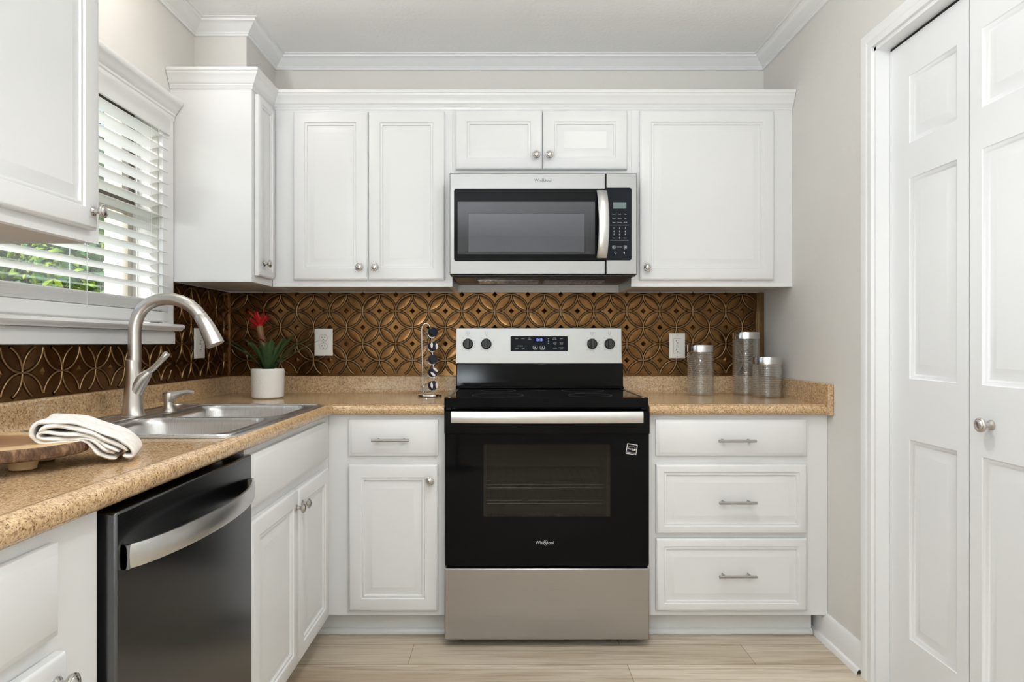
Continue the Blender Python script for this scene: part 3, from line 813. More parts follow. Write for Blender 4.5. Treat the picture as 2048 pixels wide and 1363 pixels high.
for zr in (.575, .515):
    m = MB()
    yr0, yr1 = 2.455, 2.86
    for y in (yr0, yr1): m.tube([(CX0+.004, y, zr), (CX1-.004, y, zr)], .0032, 8)
    m.tube([(CX0+.004, yr0, zr+.012), (CX1-.004, yr0, zr+.012)], .0028, 8)
    for k in range(17):
        x = CX0+.02+k*(CX1-CX0-.04)/16
        m.tube([(x, yr0, zr+.012), (x, yr0+.004, zr+.002), (x, yr1, zr+.002)], .0017, 6)
    m.build('oven_rack', M_CHROME, c)
# storage drawer
MB().box(RX0, RX1, YD, y0-.002, .0286, .292).build('storage_drawer', M_STEEL, c, .004)
for x in (RX0+.06, RX1-.06):
    for y in (2.46, 2.90): MB().lathe(FT(0), x, y, [(.017, .001), (.017, .012), (.009, .014), (.009, .036)], 16).build('foot', M_BLACKPL, c)
# oven door
F = FB(YD)
wx0, wx1, wz0, wz1 = -.0813, .3882, .4835, .7515
dr = MB().prism(F, rrect(RX0+.002, RX1-.002, .302, .868, .006), -.040, 0, [[(wx0, wz0), (wx0, wz1), (wx1, wz1), (wx1, wz0)]]).build('oven_door', M_BGLASS, c)
m = MB(); m.fbox(F, RX0-.0008, RX1+.0008, .790, .872, -.030, .0035); m.build('door_top_band', M_BLACKEN, dr, .003)
MB().fbox(F, wx0-.002, wx1+.002, wz0-.002, wz1+.002, -.006, -.003).build('window_glass', M_OVENGLASS, dr)
m = MB()
wi = .010
for a, b, cc, dd in ((wx0, wx0+wi, wz0, wz1), (wx1-wi*1.2, wx1, wz0, wz1)): MB().fbox(F, a, b, cc, dd, -.030, -.012).build('window_side_frame', M_OVFRAME, dr)
MB().fbox(F, wx1-.006, wx1-.002, .60, .68, -.012, -.008).build('hinge_strip', M_BLACKPL, dr)
m = MB(); rings = []
for i in range(25):
    a = i/24; x = -.198+a*(.5015+.198); bow = .010*(1-(2*a-1)**2); y = 2.345-bow
    z0_, z1_ = .8345, .8765
    rings.append([(x, y+.010, z0_), (x, y+.002, z0_), (x, y, z0_+.004), (x, y-.0008, (z0_+z1_)/2), (x, y, z1_-.004), (x, y+.002, z1_), (x, y+.010, z1_)])
m.loft(rings, True, True, True)
for x in (-.194, .4855): m.box(x, x+.012, 2.350, 2.384, .840, .866)
plabel(m.build('handle', M_STEELH, dr), 'wide flat brushed steel bar handle')
def whirl(m, F, u, v, size):
    m.text(F, 'Whirlpool', size, u, v, 0)
    pts = []
    for k in range(30):
        a = math.radians(-30+k*10.2); 
        pts.append(F(u+size*.20+math.cos(a)*size*.42-math.sin(a)*size*.16*0.6, v+math.sin(a)*size*.60+math.cos(a)*size*.12-(k/29)**2*size*.05, .0004))
    rad = [size*(.012+.03*math.sin(PI*k/29)) for k in range(30)]
    m.tube(pts, rad, 6)
    return m
whirl(MB(), F, .1455, .388, .0165).build('brand_logo', M_PRINT, dr)
# energy sticker, slightly rotated
an = math.radians(-9)
def FS(u, v, d): return F(.4665+u*math.cos(an)-v*math.sin(an), .7335+u*math.sin(an)+v*math.cos(an), d+.0003)
m = MB(); m.mat(0).prism(FS, rrect(-.0195, .0195, -.0195, .0195, .002), 0, .0004)
m.mat(1).prism(FS, rrect(-.0172, .0172, -.0172, .0172, .001), .0003, .0006)
m.mat(0).text(FS, 'energy', .0105, -.0035, .001, .0006, .0002, shear=.3, sx=.85)
star = [((.0064 if k % 2 == 0 else .0028)*math.cos(PI/2+k*PI/5)+.0115, (.0064 if k % 2 == 0 else .0028)*math.sin(PI/2+k*PI/5)) for k in range(10)]
m.prism(FS, star, .0006, .0008)
m.text(FS, 'ENERGY STAR', .0048, 0, -.0135, .0006, .0002)
m.tube([FS(.015*math.cos(a), -.002+.014*math.sin(a), .0007) for a in [math.radians(25+k*13) for k in range(11)]], .0004, 5)
plabel(m.build('sticker', [M_LIDWHITE, M_PANELBLK], dr), 'small square black and white energy sticker, slightly tilted')
# cooktop
ct = MB().prism(FT(.888), rrect(RX0-.002, RX1-.004+.002, 2.384, 2.905, .012), 0, .0345).build('cooktop', M_BGLASS, c, .005, seg=3)
for x in (RX0+.012, RX1-.022): MB().box(x, x+.008, 2.41, 2.87, .9222, .9238).build('side_rail', M_STEEL, ct)
for (x, y, r) in ((-.03, 2.52, .10), (.33, 2.52, .085), (-.03, 2.76, .075), (.33, 2.76, .09)):
    MB().lathe(FT(.9224), x, y, [(r, 0), (r, .0003), (r-.002, .0003), (r-.002, 0), (r, 0)], 48, False, False).build('burner_ring', M_PRINTD, ct)
m = MB(); m.box(RX0+.004, RX1-.004, 2.872, 2.905, .9225, .9335).box(RX0+.004, RX1-.004, 2.895, 2.96, .9225, 1.035).build('vent_riser', M_BLACKEN, c, .004)
# backguard
def FG(u, v, d):   # slightly tilted back
    return Vector((u, 2.924+(v-1.03)*.07-d, v))
bgd = MB(); bgd.rpanel(FG, RX0+.001, RX1-.004, 1.030, 1.195, [(0, -.05), (0, -.004), (.002, 0), (.003, 0)]); 
bgo = bgd.build('backguard', M_STEELV, c)
MB().fbox(FG, RX0+.002, RX1-.005, 1.031, 1.047, 0, .0016).build('lower_band', M_STEEL, bgo)
def gx(px): return (px-1011)*2.924/1290
def gz(py): return CAMZ-(py-686)*2.924/1290
MB().prism(FG, rrect(gx(1021), gx(1135.5), gz(701.7), gz(671.8), .003), 0, .0015).build('control_display', M_PANELBLK, bgo)
m = MB()
FGd = lambda u, v, d: FG(u, v, d+.0016)
m.mat(1).fbox(FGd, gx(1067), gx(1089), gz(684), gz(674.5), 0, .0002)
m.mat(0).text(FGd, '10:13', .0185, gx(1078), gz(679.5), .0002, .0002, sx=.8)
m.build('clock_digits', [M_LED, M_LEDBACK], bgo)
m = MB()
for s, x, y in (('BAKE', 1033.5, 677), ('BROIL', 1046, 677), ('KEEP', 1059, 675.5), ('WARM', 1059, 678), ('CLEAN', 1033.5, 696), ('TIMER', 1046.3, 696), ('START', 1070.5, 698.5), ('CANCEL', 1084.5, 698.5),
                ('TIMER', 1109.5, 675.5), ('SET OFF', 1109.5, 678), ('LIGHT', 1123, 677), ('COOK', 1110, 685.5), ('TIME', 1110, 688), ('DELAY', 1123, 685.5), ('START', 1123, 688), ('CLOCK', 1110, 696), ('CONTROL', 1123, 695), ('LOCK', 1123, 697.5), ('SELF CLEAN', 1040, 691.5)):
    m.text(FGd, s, .0052, gx(x), gz(y), 0, .0002)
for x, s in ((1070.5, 1), (1084.5, -1)):
    k_ = MB(); k_.prism(FGd, rrect(gx(x-4.6), gx(x+4.6), gz(697), gz(691), .001), 0, .0002, [rrect(gx(x-4), gx(x+4), gz(696.5), gz(691.5), .0008)[::-1]])
    k_.prism(FGd, [(gx(x-s), gz(695.6)), (gx(x+1.2*s), gz(694)), (gx(x-s), gz(692.4))], 0, .0002)
    k_.build('start_button' if s > 0 else 'cancel_button', M_PRINT, bgo)
for y in (677, 681.5, 686): m.fbox(FGd, gx(1096.2), gx(1098), gz(y+.6), gz(y-.6), 0, .0002)
m.build('button_print', M_PRINT, bgo)
for px in (935.7, 972.5, 1184.5, 1219.5):
    u, v = gx(px), gz(687.3); R0 = .0225
    kn = MB().lathe(FG, u, v, [(R0*1.08, 0), (R0*1.08, .004), (R0*.98, .006)], 32).build('knob_bezel', M_STEEL, bgo)
    m = MB(); m.lathe(FG, u, v, [(R0*.98, .006), (R0*.98, .010), (R0*.90, .014), (R0*.3, .0145)], 32)
    m.fbox(FG, u-.0078, u+.0078, v-R0*.92, v+R0*1.02, .010, .030)
    m.build('knob', M_BLACKPL, bgo, .002)
    m = MB()
    for k in range(13):
        a = math.radians(-245+k*25.5+35); r = .0325
        if k % 2: 
            m.tube([FG(u+r*math.cos(a), v+r*math.sin(a), .0003), FG(u+(r+.002)*math.cos(a), v+(r+.002)*math.sin(a), .0003)], .0004, 4)
    for k, s in enumerate(('HI', '2', '4', '6', '8', 'LO')):
        a = math.radians(130-k*52 if k else 130); m.text(FG, s, .006, u+.0355*math.cos(a), v+.0355*math.sin(a), 0, .0003)
    m.text(FG, 'OFF', .0055, u, v+.040, 0, .0003)
    for cu_, cv_ in ((-1, -1), (1, -1), (-1, 1), (1, 1)): m.fbox(FG, u+cu_*.0045-.0015, u+cu_*.0045+.0015, v+.050+cv_*.0035-.001, v+.050+cv_*.0035+.001, 0, .0003)
    m.tube([FG(u+R0*1.28*math.cos(a), v+R0*1.28*math.sin(a), .0003) for a in [math.radians(-215+k*10) for k in range(26)]], .0003, 4)
    m.build('dial_print', M_PRINTD, bgo)

# ------------------------------------------------------------------ microwave
YM = 2.615
c = thing('microwave', 'over-the-range stainless microwave with black glass door, under the short cabinet', 'microwave', (RC, YM, 1.40))
MX0, MX1, MZ0, MZ1 = -.2268, .5330, 1.4035, 1.8145
def mx(px): return (px-1011)*YM/1290
def mz(py): return CAMZ-(py-686)*YM/1290
MB().box(MX0+.002, MX1-.002, YM+.040, YB-.035, MZ0+.004, MZ1-.001).build('case', M_BLACKEN, c)
F = FB(YM)
XS = mx(1211.6)
wa = (mx(915.5), mx(1189.5), mz(508.2), mz(403.2))
hole = [(wa[0], wa[2]), (wa[0], wa[3]), (wa[1], wa[3]), (wa[1], wa[2])]
md = MB().rpanel(F, MX0, XS-.001, MZ0, MZ1, [(0, -.038), (0, -.004), (.0025, -.0008), (.0035, 0), (.006, 0)])
md.f.pop(); md.mi.pop()
n_ = len(md.v)
# front skin with the window hole
o4 = [(MX0+.006, MZ0+.006), (XS-.007, MZ0+.006), (XS-.007, MZ1-.006), (MX0+.006, MZ1-.006)]
tri = tessellate_polygon([[Vector((u, v, 0)) for u, v in p] for p in (o4, hole)])
ids = [md.vert(F(u, v, 0)) for u, v in o4+hole]
for t_ in tri: md.face([ids[i] for i in t_])
md = md.build('door_panel', M_STEELM, c)
MB().prism(F, rrect(mx(908), XS-.0012, mz(522), mz(377.3), .010, 6, (1, 0, 0, 1)), -.001, .0015, [hole]).build('black_glass', M_BGLASS, md)
m = MB(); i1 = .0365
def wring(l, r_, b, t_, d): return [F(wa[0]+l, wa[2]+b, d), F(wa[1]-r_, wa[2]+b, d), F(wa[1]-r_, wa[3]-t_, d), F(wa[0]+l, wa[3]-t_, d)]
ra = wring(0, 0, 0, 0, .0005); rb = wring(.038, .034, .008, .040, -.022); rc = wring(.040, .036, .010, .042, -.020); rd = wring(.042, .038, .012, .044, -.024)
m.mat(0).loft([ra, rb, rc, rd], True); m.mat(1).face([m.vert(p) for p in rd])
m.build('mesh_window', [M_MWFRAME, M_SCREEN], md)
MB().fbox(F, wa[0]-.0005, wa[1]+.0005, wa[2]-.0005, wa[3]+.0005, .0004, .0012).build('window_glass', M_MWGLASS, md)
m = MB(); rings = []
for i in range(25):
    a = i/24; z = mz(516.5)+a*(mz(381)-mz(516.5)); bow = .040*(1-(2*a-1)**2)**.8+.008; wd = .0205
    xc = mx(1203)+.004*(1-(2*a-1)**2)
    y = YM-bow
    rings.append([(xc-wd, y+.010, z), (xc-wd, y+.003, z), (xc-wd*.8, y, z), (xc+wd*.8, y, z), (xc+wd, y+.003, z), (xc+wd, y+.010, z)])
m.loft(rings, True, True, True)
plabel(m.build('handle', M_STEELH, md), 'bowed vertical steel handle')
whirl(MB(), lambda u, v, d: F(u, v, d+.0002), mx(1086), mz(360.5), .0165).build('brand_logo', M_PRINTD, md)
cp_ = MB().rpanel(F, XS+.0012, MX1, MZ0, MZ1, [(0, -.038), (0, -.004), (.0025, -.0008), (.0035, 0)]).build('control_panel', M_STEELM, c)
MB().prism(F, rrect(XS+.0014, mx(1263), mz(520.5), mz(375.5), .009, 6, (0, 1, 1, 0)), -.001, .0015).build('panel_glass', M_PANELBLK, cp_)
Fp = lambda u, v, d: F(u, v, d+.0016)
MB().fbox(Fp, mx(1226), mx(1252.5), mz(417), mz(404.5), 0, .0003).build('display', M_LCD, cp_)
m = MB()
cols = (1227.7, 1239, 1250.5)
for r_, y in enumerate((428, 436.3, 444.6)):
    for k, x in enumerate(cols): m.text(Fp, (('Popcorn', 'Potato', 'Pizza'), ('Reheat', 'Defrost', 'Melt'), ('Soften', 'Beverage', 'Add 30'))[r_][k], .0048, mx(x), mz(y), 0, .0002)
for r_, y in enumerate((456.2, 462.6, 469, 475.8)):
    for k, x in enumerate(cols):
        s = (('1', '2', '3'), ('4', '5', '6'), ('7', '8', '9'), ('Timer', '0', 'Power'))[r_][k]
        m.text(Fp, s, .0095 if len(s) == 1 else .0048, mx(x), mz(y), 0, .0002)
for x in (cols[0], cols[2]):
    m.prism(Fp, rrect(mx(x-3), mx(x+3), mz(496.5), mz(491), .001), 0, .0002, [rrect(mx(x-2.4), mx(x+2.4), mz(496), mz(491.5), .0008)[::-1]])
    m.prism(Fp, [(mx(x-1), mz(495)), (mx(x+1.2), mz(493.7)), (mx(x-1), mz(492.4))], 0, .0002)
m.text(Fp, 'Cancel', .0044, mx(cols[0]), mz(499), 0, .0002).text(Fp, 'Start', .0044, mx(cols[2]), mz(499), 0, .0002).text(Fp, 'Cook Time', .0044, mx(cols[1]), mz(493.5), 0, .0002)
m.tube([Fp(mx(1230.8)+.0038*math.cos(a), mz(505.5)+.0038*math.sin(a), .0002) for a in [2*PI*k/16 for k in range(16)]], .0005, 4, closed=True)
m.prism(Fp, [(mx(1246.5), mz(505.5)), (mx(1249.3), mz(508)), (mx(1249.3), mz(503))], 0, .0002)
m.fbox(Fp, mx(1220), mx(1257), mz(480.6), mz(480.2), 0, .0002).fbox(Fp, mx(1220), mx(1257), mz(450.2), mz(449.9), 0, .0002)
m.build('keypad_print', M_PRINT, cp_)
m = MB(); m.box(MX0+.004, MX1-.004, YM+.006, YM+.03, MZ0-.007, MZ0-.0005).box(MX0+.012, MX1-.012, YM+.03, YB-.06, MZ0-.010, MZ0+.004)
m.build('underside', M_MWUNDER, c, .002)
for x in (MX0+.11, MX1-.37):
    m = MB(); m.box(x, x+.26, YM+.12, YM+.26, MZ0-.014, MZ0-.0105)
    for k in range(12): m.box(x+.006+k*.0208, x+.018+k*.0208, YM+.125, YM+.255, MZ0-.0155, MZ0-.014)
    m.build('grease_filter', M_DW, c)

# ------------------------------------------------------------------ sink
c = thing('kitchen_sink', 'double-bowl stainless drop-in sink in the left worktop', 'sink', (-.94, 1.97, ZCT))
m = MB(); F = FT(ZCT)
def rr_pts(x0, x1, y0, y1, r, z, n=5): return [(u, v, z) for u, v in rrect(x0, x1, y0, y1, r, n)]
sx0, sx1, sy0, sy1 = -1.228, -.660, 1.562, 2.384
bowls = [(-1.085, -.705, 1.603, 1.955, .06), (-1.085, -.705, 1.985, 2.344, .06)]
zt = ZCT+.005
out = rrect(sx0+.006, sx1-.006, sy0+.006, sy1-.006, .03, 5)
hs = [rrect(a, b, cc, d, r, 6) for a, b, cc, d, r in bowls]
tri = tessellate_polygon([[Vector((u, v, 0)) for u, v in p] for p in [out]+hs])
flat = [q for p in [out]+hs for q in p]; ids = [m.vert((u, v, zt)) for u, v in flat]
for t_ in tri: m.face([ids[i] for i in t_])
m.loft([rr_pts(sx0, sx1, sy0, sy1, .034, ZCT+.0006), rr_pts(sx0, sx1, sy0, sy1, .034, ZCT+.0025), rr_pts(sx0+.002, sx1-.002, sy0+.002, sy1-.002, .033, ZCT+.0045), rr_pts(sx0+.006, sx1-.006, sy0+.006, sy1-.006, .03, zt)])
for a, b, cc, d, r in bowls:
    rings = []
    for ins, dz in ((0, 0), (.002, -.003), (.005, -.008), (.008, -.02), (.014, -.12), (.020, -.150), (.035, -.168), (.060, -.175), (.10, -.178)):
        rings.append([(u, v, zt+dz) for u, v in rrect(a+ins, b-ins, cc+ins, d-ins, max(.012, r-ins*.3), 6)])
    m.loft(rings, True, False, True)
m.build('basin', M_SINK, c, weld=True)
# raised bead round the rim and the deck ledge
m = MB(); m.tube([(u, v, zt+.0005) for u, v in rrect(sx0+.014, sx1-.014, sy0+.014, sy1-.014, .03, 6)], .0035, 8, closed=True)
m.tube([(-1.110, sy0+.03, zt), (-1.110, sy1-.03, zt)], .0045, 8)
m.build('rim_bead', M_SINK, c)
for a, b, cc, d, r in bowls:
    MB().lathe(FT(zt-.179), (a+b)/2, (cc+d)/2, [(.045, .0012), (.045, .003), (.036, .004), (.030, .001), (.0, .001)], 28, True, False).build('drain', M_CHROME, c)

# ------------------------------------------------------------------ faucet and soap dispenser
fy = 1.99; fs = 1290/fy
def fp(px, py, dy=0): return Vector(((px-1011)/fs, fy+dy, CAMZ-(py-686)/fs))
fx = (266.5-1011)/fs
c = thing('faucet', 'brushed nickel pull-down kitchen faucet with a high arched spout behind the sink', 'faucet', (fx, fy, zt))
m = MB(); m.lathe(FT(0), fx, fy, [(.034, zt+.0005), (.034, zt+.004), (.0315, zt+.007), (.0285, zt+.035), (.0255, zt+.075), (.0232, zt+.11), (.0222, zt+.14), (.0220, 1.073), (.0195, 1.075)], 40)
m.build('body', M_NICKEL, c)
m = MB(); m.tube([fp(266, 790), fp(276, 771), fp(286, 756), fp(295, 746.5), fp(299, 743)], [.024, .0225, .0195, .014, .010], 24)
m.build('valve_housing', M_NICKEL, c)
m = MB(); m.tube([fp(290, 746), fp(298, 742.5), fp(306, 737), fp(316, 727), fp(326, 716), fp(333.5, 707.5), fp(335, 706)], [.008, .0088, .0085, .0082, .0092, .0103, .0085], 18)
m.build('lever', M_NICKEL, c)
cpts = [(269.3, 722), (269.3, 690), (269.3, 664), (271, 647), (276, 631), (285, 617), (298, 606.5), (314, 600), (332, 597.3), (348, 598.3), (364, 602.6), (379, 610), (391, 620), (400, 631)]
m = MB(); m.tube([fp(*p) for p in cpts], .0188, 28); m.build('spout', M_NICKEL, c)
m = MB(); m.tube([fp(399.4, 630), fp(400, 631), fp(408, 643), (fp(415, 655)), fp(421, 667.5), fp(426.5, 679), fp(430.5, 688.5), fp(431, 689.5)], [.0186, .0196, .0212, .0232, .0252, .0268, .0276, .025], 28)
hd = m.build('spray_head', M_NICKEL, c)
m = MB(); m.tube([fp(402, 654, -.003), fp(405, 663, -.003), fp(408, 672, -.003)], [.005, .006, .005], 10); m.build('spray_button', M_BLACKPL, hd)
sy = 2.135; ss = 1290/sy
def spx(px, py): return Vector(((px-1011)/ss, sy, CAMZ-(py-686)/ss))
sxx = (337.5-1011)/ss
c = thing('soap_dispenser', 'brushed nickel soap dispenser with curved nozzle, on the sink deck right of the faucet', 'soap dispenser', (sxx, sy, zt))
m = MB(); m.lathe(FT(0), sxx, sy, [(.0235, zt+.0005), (.0235, zt+.003), (.020, zt+.008), (.0155, zt+.020), (.0150, zt+.036)], 28); m.build('base', M_NICKEL, c)
m = MB(); m.lathe(FT(0), sxx, sy, [(.0185, zt+.033), (.0195, zt+.036), (.0195, zt+.058), (.018, zt+.0625), (.010, zt+.064)], 28)
m.tube([spx(340, 791), spx(352, 788.5), spx(364, 784.6), spx(376, 783), spx(387, 784.3)], [.0165, .0125, .0085, .0065, .0058], 16)
m.build('pump_head', M_NICKEL, c)

# ------------------------------------------------------------------ potted bromeliad
px_, py_ = -1.003, 2.722
c = thing('potted_plant', 'red-flowered bromeliad in a white textured pot on the worktop corner', 'plant', (px_, py_, ZCT))
pr = [(.058, .0005), (.063, .004), (.0655, .02), (.0665, .06), (.0668, .115), (.0655, .1225), (.0625, .124), (.060, .120), (.0595, .105)]
pot = MB(); n = 96; rings = []
rows = [(.056, .0005), (.061, .003)]+[(.0640+.0025*math.sin(min(1, k/30)*PI/2), .006+k*.0036) for k in range(32)]+[(.0660, .1215), (.0635, .1245), (.061, .121), (.060, .100)]
for ri, (r, z) in enumerate(rows):
    ring = []
    for i in range(n):
        a = 2*PI*i/n; rr = r
        if 2 <= ri < 34: rr += .0009*abs(math.sin(a*12+z*115))*abs(math.sin(a*12-z*115))
        ring.append((px_+rr*math.cos(a), py_+rr*math.sin(a), ZCT+z))
    rings.append(ring)
pot.loft(rings, True, True, False); pot = pot.build('pot', M_POT, c)
MB().lathe(FT(ZCT), px_, py_, [(.0598, .100), (.0598, .108), (.03, .112), (.001, .113)], 24).build('soil', M_SOIL, c)
def blade(m, base, az, length, lift, droop, width, n=14, twist=0):
    d = Vector((math.cos(az), math.sin(az), 0)); side = Vector((-math.sin(az), math.cos(az), 0)); rows = []
    for i in range(n+1):
        t = i/n
        hor = length*(t**1.15)*math.cos(lift)*(1); z = length*math.sin(lift)*t-droop*t*t*t
        p = Vector(base)+d*hor+Vector((0, 0, z))
        w_ = width*(.55+.9*t)*(1-t**3.2) if t < 1 else 0
        w_ = max(w_, .0004)
        rows.append([p-side*w_+Vector((0, 0, w_*.5)), p-side*w_*.5+Vector((0, 0, w_*.12)), p, p+side*w_*.5+Vector((0, 0, w_*.12)), p+side*w_+Vector((0, 0, w_*.5))])
    top = m.loft(rows, False)
rnd = random.Random(4)
zb_ = ZCT+.108
specs = [(180, .16, 62, .055, .0115), (160, .15, 58, .05, .012), (200, .175, 48, .035, .012), (172, .185, 38, .03, .0075), (8, .165, 50, .03, .0105), (-12, .17, 58, .04, .012), (22, .185, 46, .035, .010), (-30, .15, 64, .04, .012),
         (-75, .12, 72, .03, .012), (-100, .115, 74, .03, .012), (-60, .135, 66, .03, .011), (-120, .13, 66, .04, .012), (60, .14, 62, .04, .011), (95, .13, 66, .04, .011), (130, .14, 60, .04, .011), (35, .15, 68, .05, .012), (215, .14, 66, .06, .011), (150, .10, 70, .03, .010), (-5, .19, 36, .02, .008)]
for az, L, li, dr_, wd in specs:
    m = MB(); a = math.radians(az+rnd.uniform(-6, 6))
    blade(m, (px_+.012*math.cos(a), py_+.012*math.sin(a), zb_), a, L*1.38, math.radians(li), dr_*.9, wd*1.15)
    m.build('leaf', M_LEAF, c)
fx_, fyy = px_-.032, py_-.008
m = MB(); m.tube([(px_-.004, py_, zb_), (px_-.015, py_-.004, zb_+.10), (fx_, fyy, zb_+.195)], [.010, .012, .014], 12); m.build('stem', M_STEM, c)
m = MB()
for k in range(34):
    az = rnd.uniform(0, 2*PI); li = math.radians(rnd.uniform(28, 82)); L = rnd.uniform(.04, .068)
    blade(m, (fx_, fyy, zb_+rnd.uniform(.165, .20)), az, L*1.35, li, rnd.uniform(0, .012), rnd.uniform(.004, .0068), 7)
m.build('flower', M_FLOWER, c)
m = MB()
for az, li, z in ((200, 40, .125), (165, 30, .14), (20, 50, .13), (250, 45, .11), (330, 40, .10)):
    blade(m, (px_-.008, py_, zb_+z), math.radians(az), .07, math.radians(li), .02, .008, 8)
m.build('bract', M_STEM, c)

# ------------------------------------------------------------------ wire spice rack with jars
kx, ky = -.334, 2.815
c = thing('spice_rack', 'tall chrome wire carousel rack on the worktop left of the stove', 'rack', (kx, ky, ZCT))
m = MB()
m.lathe(FT(ZCT), kx+.004, ky, [(.050, .001), (.054, .004), (.052, .008), (.044, .010), (.012, .011)], 40); m.build('base', M_CHROME, c)
m = MB()
xw = kx-.023
arc = [(xw, ky-.02, ZCT+.008), (xw-.002, ky-.02, ZCT+.10), (xw-.005, ky-.02, ZCT+.20), (xw-.006, ky-.02, ZCT+.285)]
for k in range(1, 10):
    a = PI-k*PI/10*.95; arc.append((xw-.006+.019*(1+math.cos(a)), ky-.02, ZCT+.287+.030*math.sin(a)))
arc += [(xw+.036, ky-.018, ZCT+.27), (xw+.043, ky-.016, ZCT+.15), (xw+.046, ky-.015, ZCT+.008)]
m.tube(arc, .0022, 10)
jz = [.2785, .2175, .161, .105, .0475]
for z in jz:
    for s in (-1, 1):
        m.tube([(kx+.016+.019*math.cos(a)*1.0, ky-.012+s*.012, ZCT+z-.002+.021*math.sin(a)) for a in [math.radians(200+k*15) for k in range(10)]], .0013, 6)
m.build('wire_frame', M_CHROME, c)
ld = Vector((.62, -.74, .24)).normalized()     # the lids face right and out
def jar(z, lab, white, rot):
    base = Vector((kx+.020, ky-.030, ZCT+z))
    o = thing('spice_jar', lab, 'jar', base, 'spice jars in the wire rack')
    side = ld.cross(Vector((0, 0, 1))).normalized(); up = side.cross(ld)
    FJ = lambda u, v, d: base+side*u+up*v+ld*d
    MB().lathe(FJ, 0, 0, [(.014, -.075), (.019, -.074), (.020, -.070), (.020, -.020), (.0165, -.012), (.0165, -.002)], 24, True, False).build('glass_body', M_JAR, o)
    ca, sa = math.cos(rot), math.sin(rot)
    FJr = lambda u, v, d: FJ(u*ca-v*sa, u*sa+v*ca, d)
    m = MB(); m.lathe(FJ, 0, 0, [(.0195, -.008), (.0200, -.007), (.0200, .009), (.0185, .011), (.001, .011)], 28)
    m.build('lid', M_LIDBLUE, o)
    if white:
        m = MB()
        for s in (-1, 1):
            pts = [(s*.0185*math.cos(a), .0185*math.sin(a)) for a in [math.radians(-52+k*8) for k in range(14)]]
            pts += [(s*(.0185*.616+(-.0045)*(1-(k/6-1)**2)), .0145-k*.0145*2/12) for k in range(1, 12)]
            if s < 0: pts = pts[::-1]
            m.prism(FJr, pts, .0108, .0116)
        m.build('label_mark', M_LIDWHITE, o)
names = ['topmost jar of the wire spice rack with a dark navy lid', 'second jar from the top of the spice rack, lid with grey edges', 'middle jar of the spice rack under the second, dark lid',
         'jar fourth from the top of the spice rack, lid with slanted white marks', 'lowest jar of the spice rack, navy lid with two upright white marks']
for z, nm, wv, rt in zip(jz, names, (0, 1, 0, 1, 1), (0, .2, 0, -.9, .05)): jar(z, nm, wv, rt)

# ------------------------------------------------------------------ glass canisters
def canister(x, y, r, h, label):
    c = thing('glass_canister', label, 'canister', (x, y, ZCT), 'ribbed glass canisters')
    hb = h-.030; prof = [(r*.5, .0012), (r*.93, .0012), (r*.97, .006)]
    nrib = int((hb-.014)/.0092); st = (hb-.014)/nrib
    for k in range(nrib):
        for q in range(4):
            prof.append((r*.945+r*.045*math.sin(PI*q/4)**.8 if q else r*.945, .008+(k+q/4)*st))
    prof += [(r*.94, hb-.006), (r*.92, hb+.004)]
    inner = [(rr-.0035 if i > 1 else rr-.002, z+(.004 if i < 3 else 0)) for i, (rr, z) in enumerate(prof[2:][::10] + [prof[-1]])]
    MB().lathe(FT(ZCT), x, y, prof, 48, True, False).build('jar_body', M_JAR, c)
    MB().lathe(FT(ZCT), x, y, [(r*.5, .007), (r*.86, .007), (r*.88, .012), (r*.88, hb)], 40, True, False).build('inner_wall', M_JAR, c)
    MB().lathe(FT(ZCT), x, y, [(r*.955, hb-.002), (r*.985, hb), (r*.985, h-.003), (r*.97, h), (r*.94, h+.001), (r*.2, h+.001)], 48).build('lid', M_LIDSTEEL, c)
canister(.877, 2.900, .0590, .2225, 'mid-height ribbed glass canister with steel lid, just right of the outlet')
canister(1.090, 2.925, .0595, .281, 'tallest ribbed glass canister with steel lid, near the right wall')
canister(1.126, 2.775, .0605, .172, 'shortest ribbed glass canister with steel lid, in front of the tallest one')

# ------------------------------------------------------------------ live-edge board and towel
bxc, byc = -.984, 1.185
c = thing('serving_board', 'round live-edge wooden board with bark rim and feet on the left worktop', 'board', (bxc, byc, ZCT))
rnd = random.Random(2)
def board_ring(k, z, jit):
    pts = []
    for i in range(96):
        a = 2*PI*i/96; rr = 1+.02*math.sin(3*a+1)+.012*math.sin(7*a)+jit*math.sin(31*a+2*z*300)+jit*.7*math.sin(53*a)
        pts.append((bxc+.195*k*rr*math.cos(a), byc+.140*k*rr*math.sin(a), z))
    return pts
ZB_ = ZCT+.026; ZT_ = ZCT+.049
m = MB(); m.mat(1); m.loft([board_ring(.95, ZB_, .002), board_ring(.985, ZB_+.003, .006), board_ring(1.0, (ZB_+ZT_)/2, .007), board_ring(.985, ZT_-.002, .005), board_ring(.965, ZT_, .002)], True, True, False)
m.mat(0); r1 = board_ring(.965, ZT_, .002); r2 = board_ring(.5, ZT_, 0); r3 = board_ring(.1, ZT_, 0); m.loft([r1, r2, r3], True, False, True)
m.build('slab', [M_BOARD, M_BARK], c)
for dx, dy in ((.105, -.010), (.075, .085), (-.10, -.03), (-.09, .085)):
    MB().lathe(FT(ZCT), bxc+dx, byc+dy, [(.0165, .0006), (.021, .003), (.0245, .020), (.0245, .0262)], 24).build('foot', M_FOOT, c)
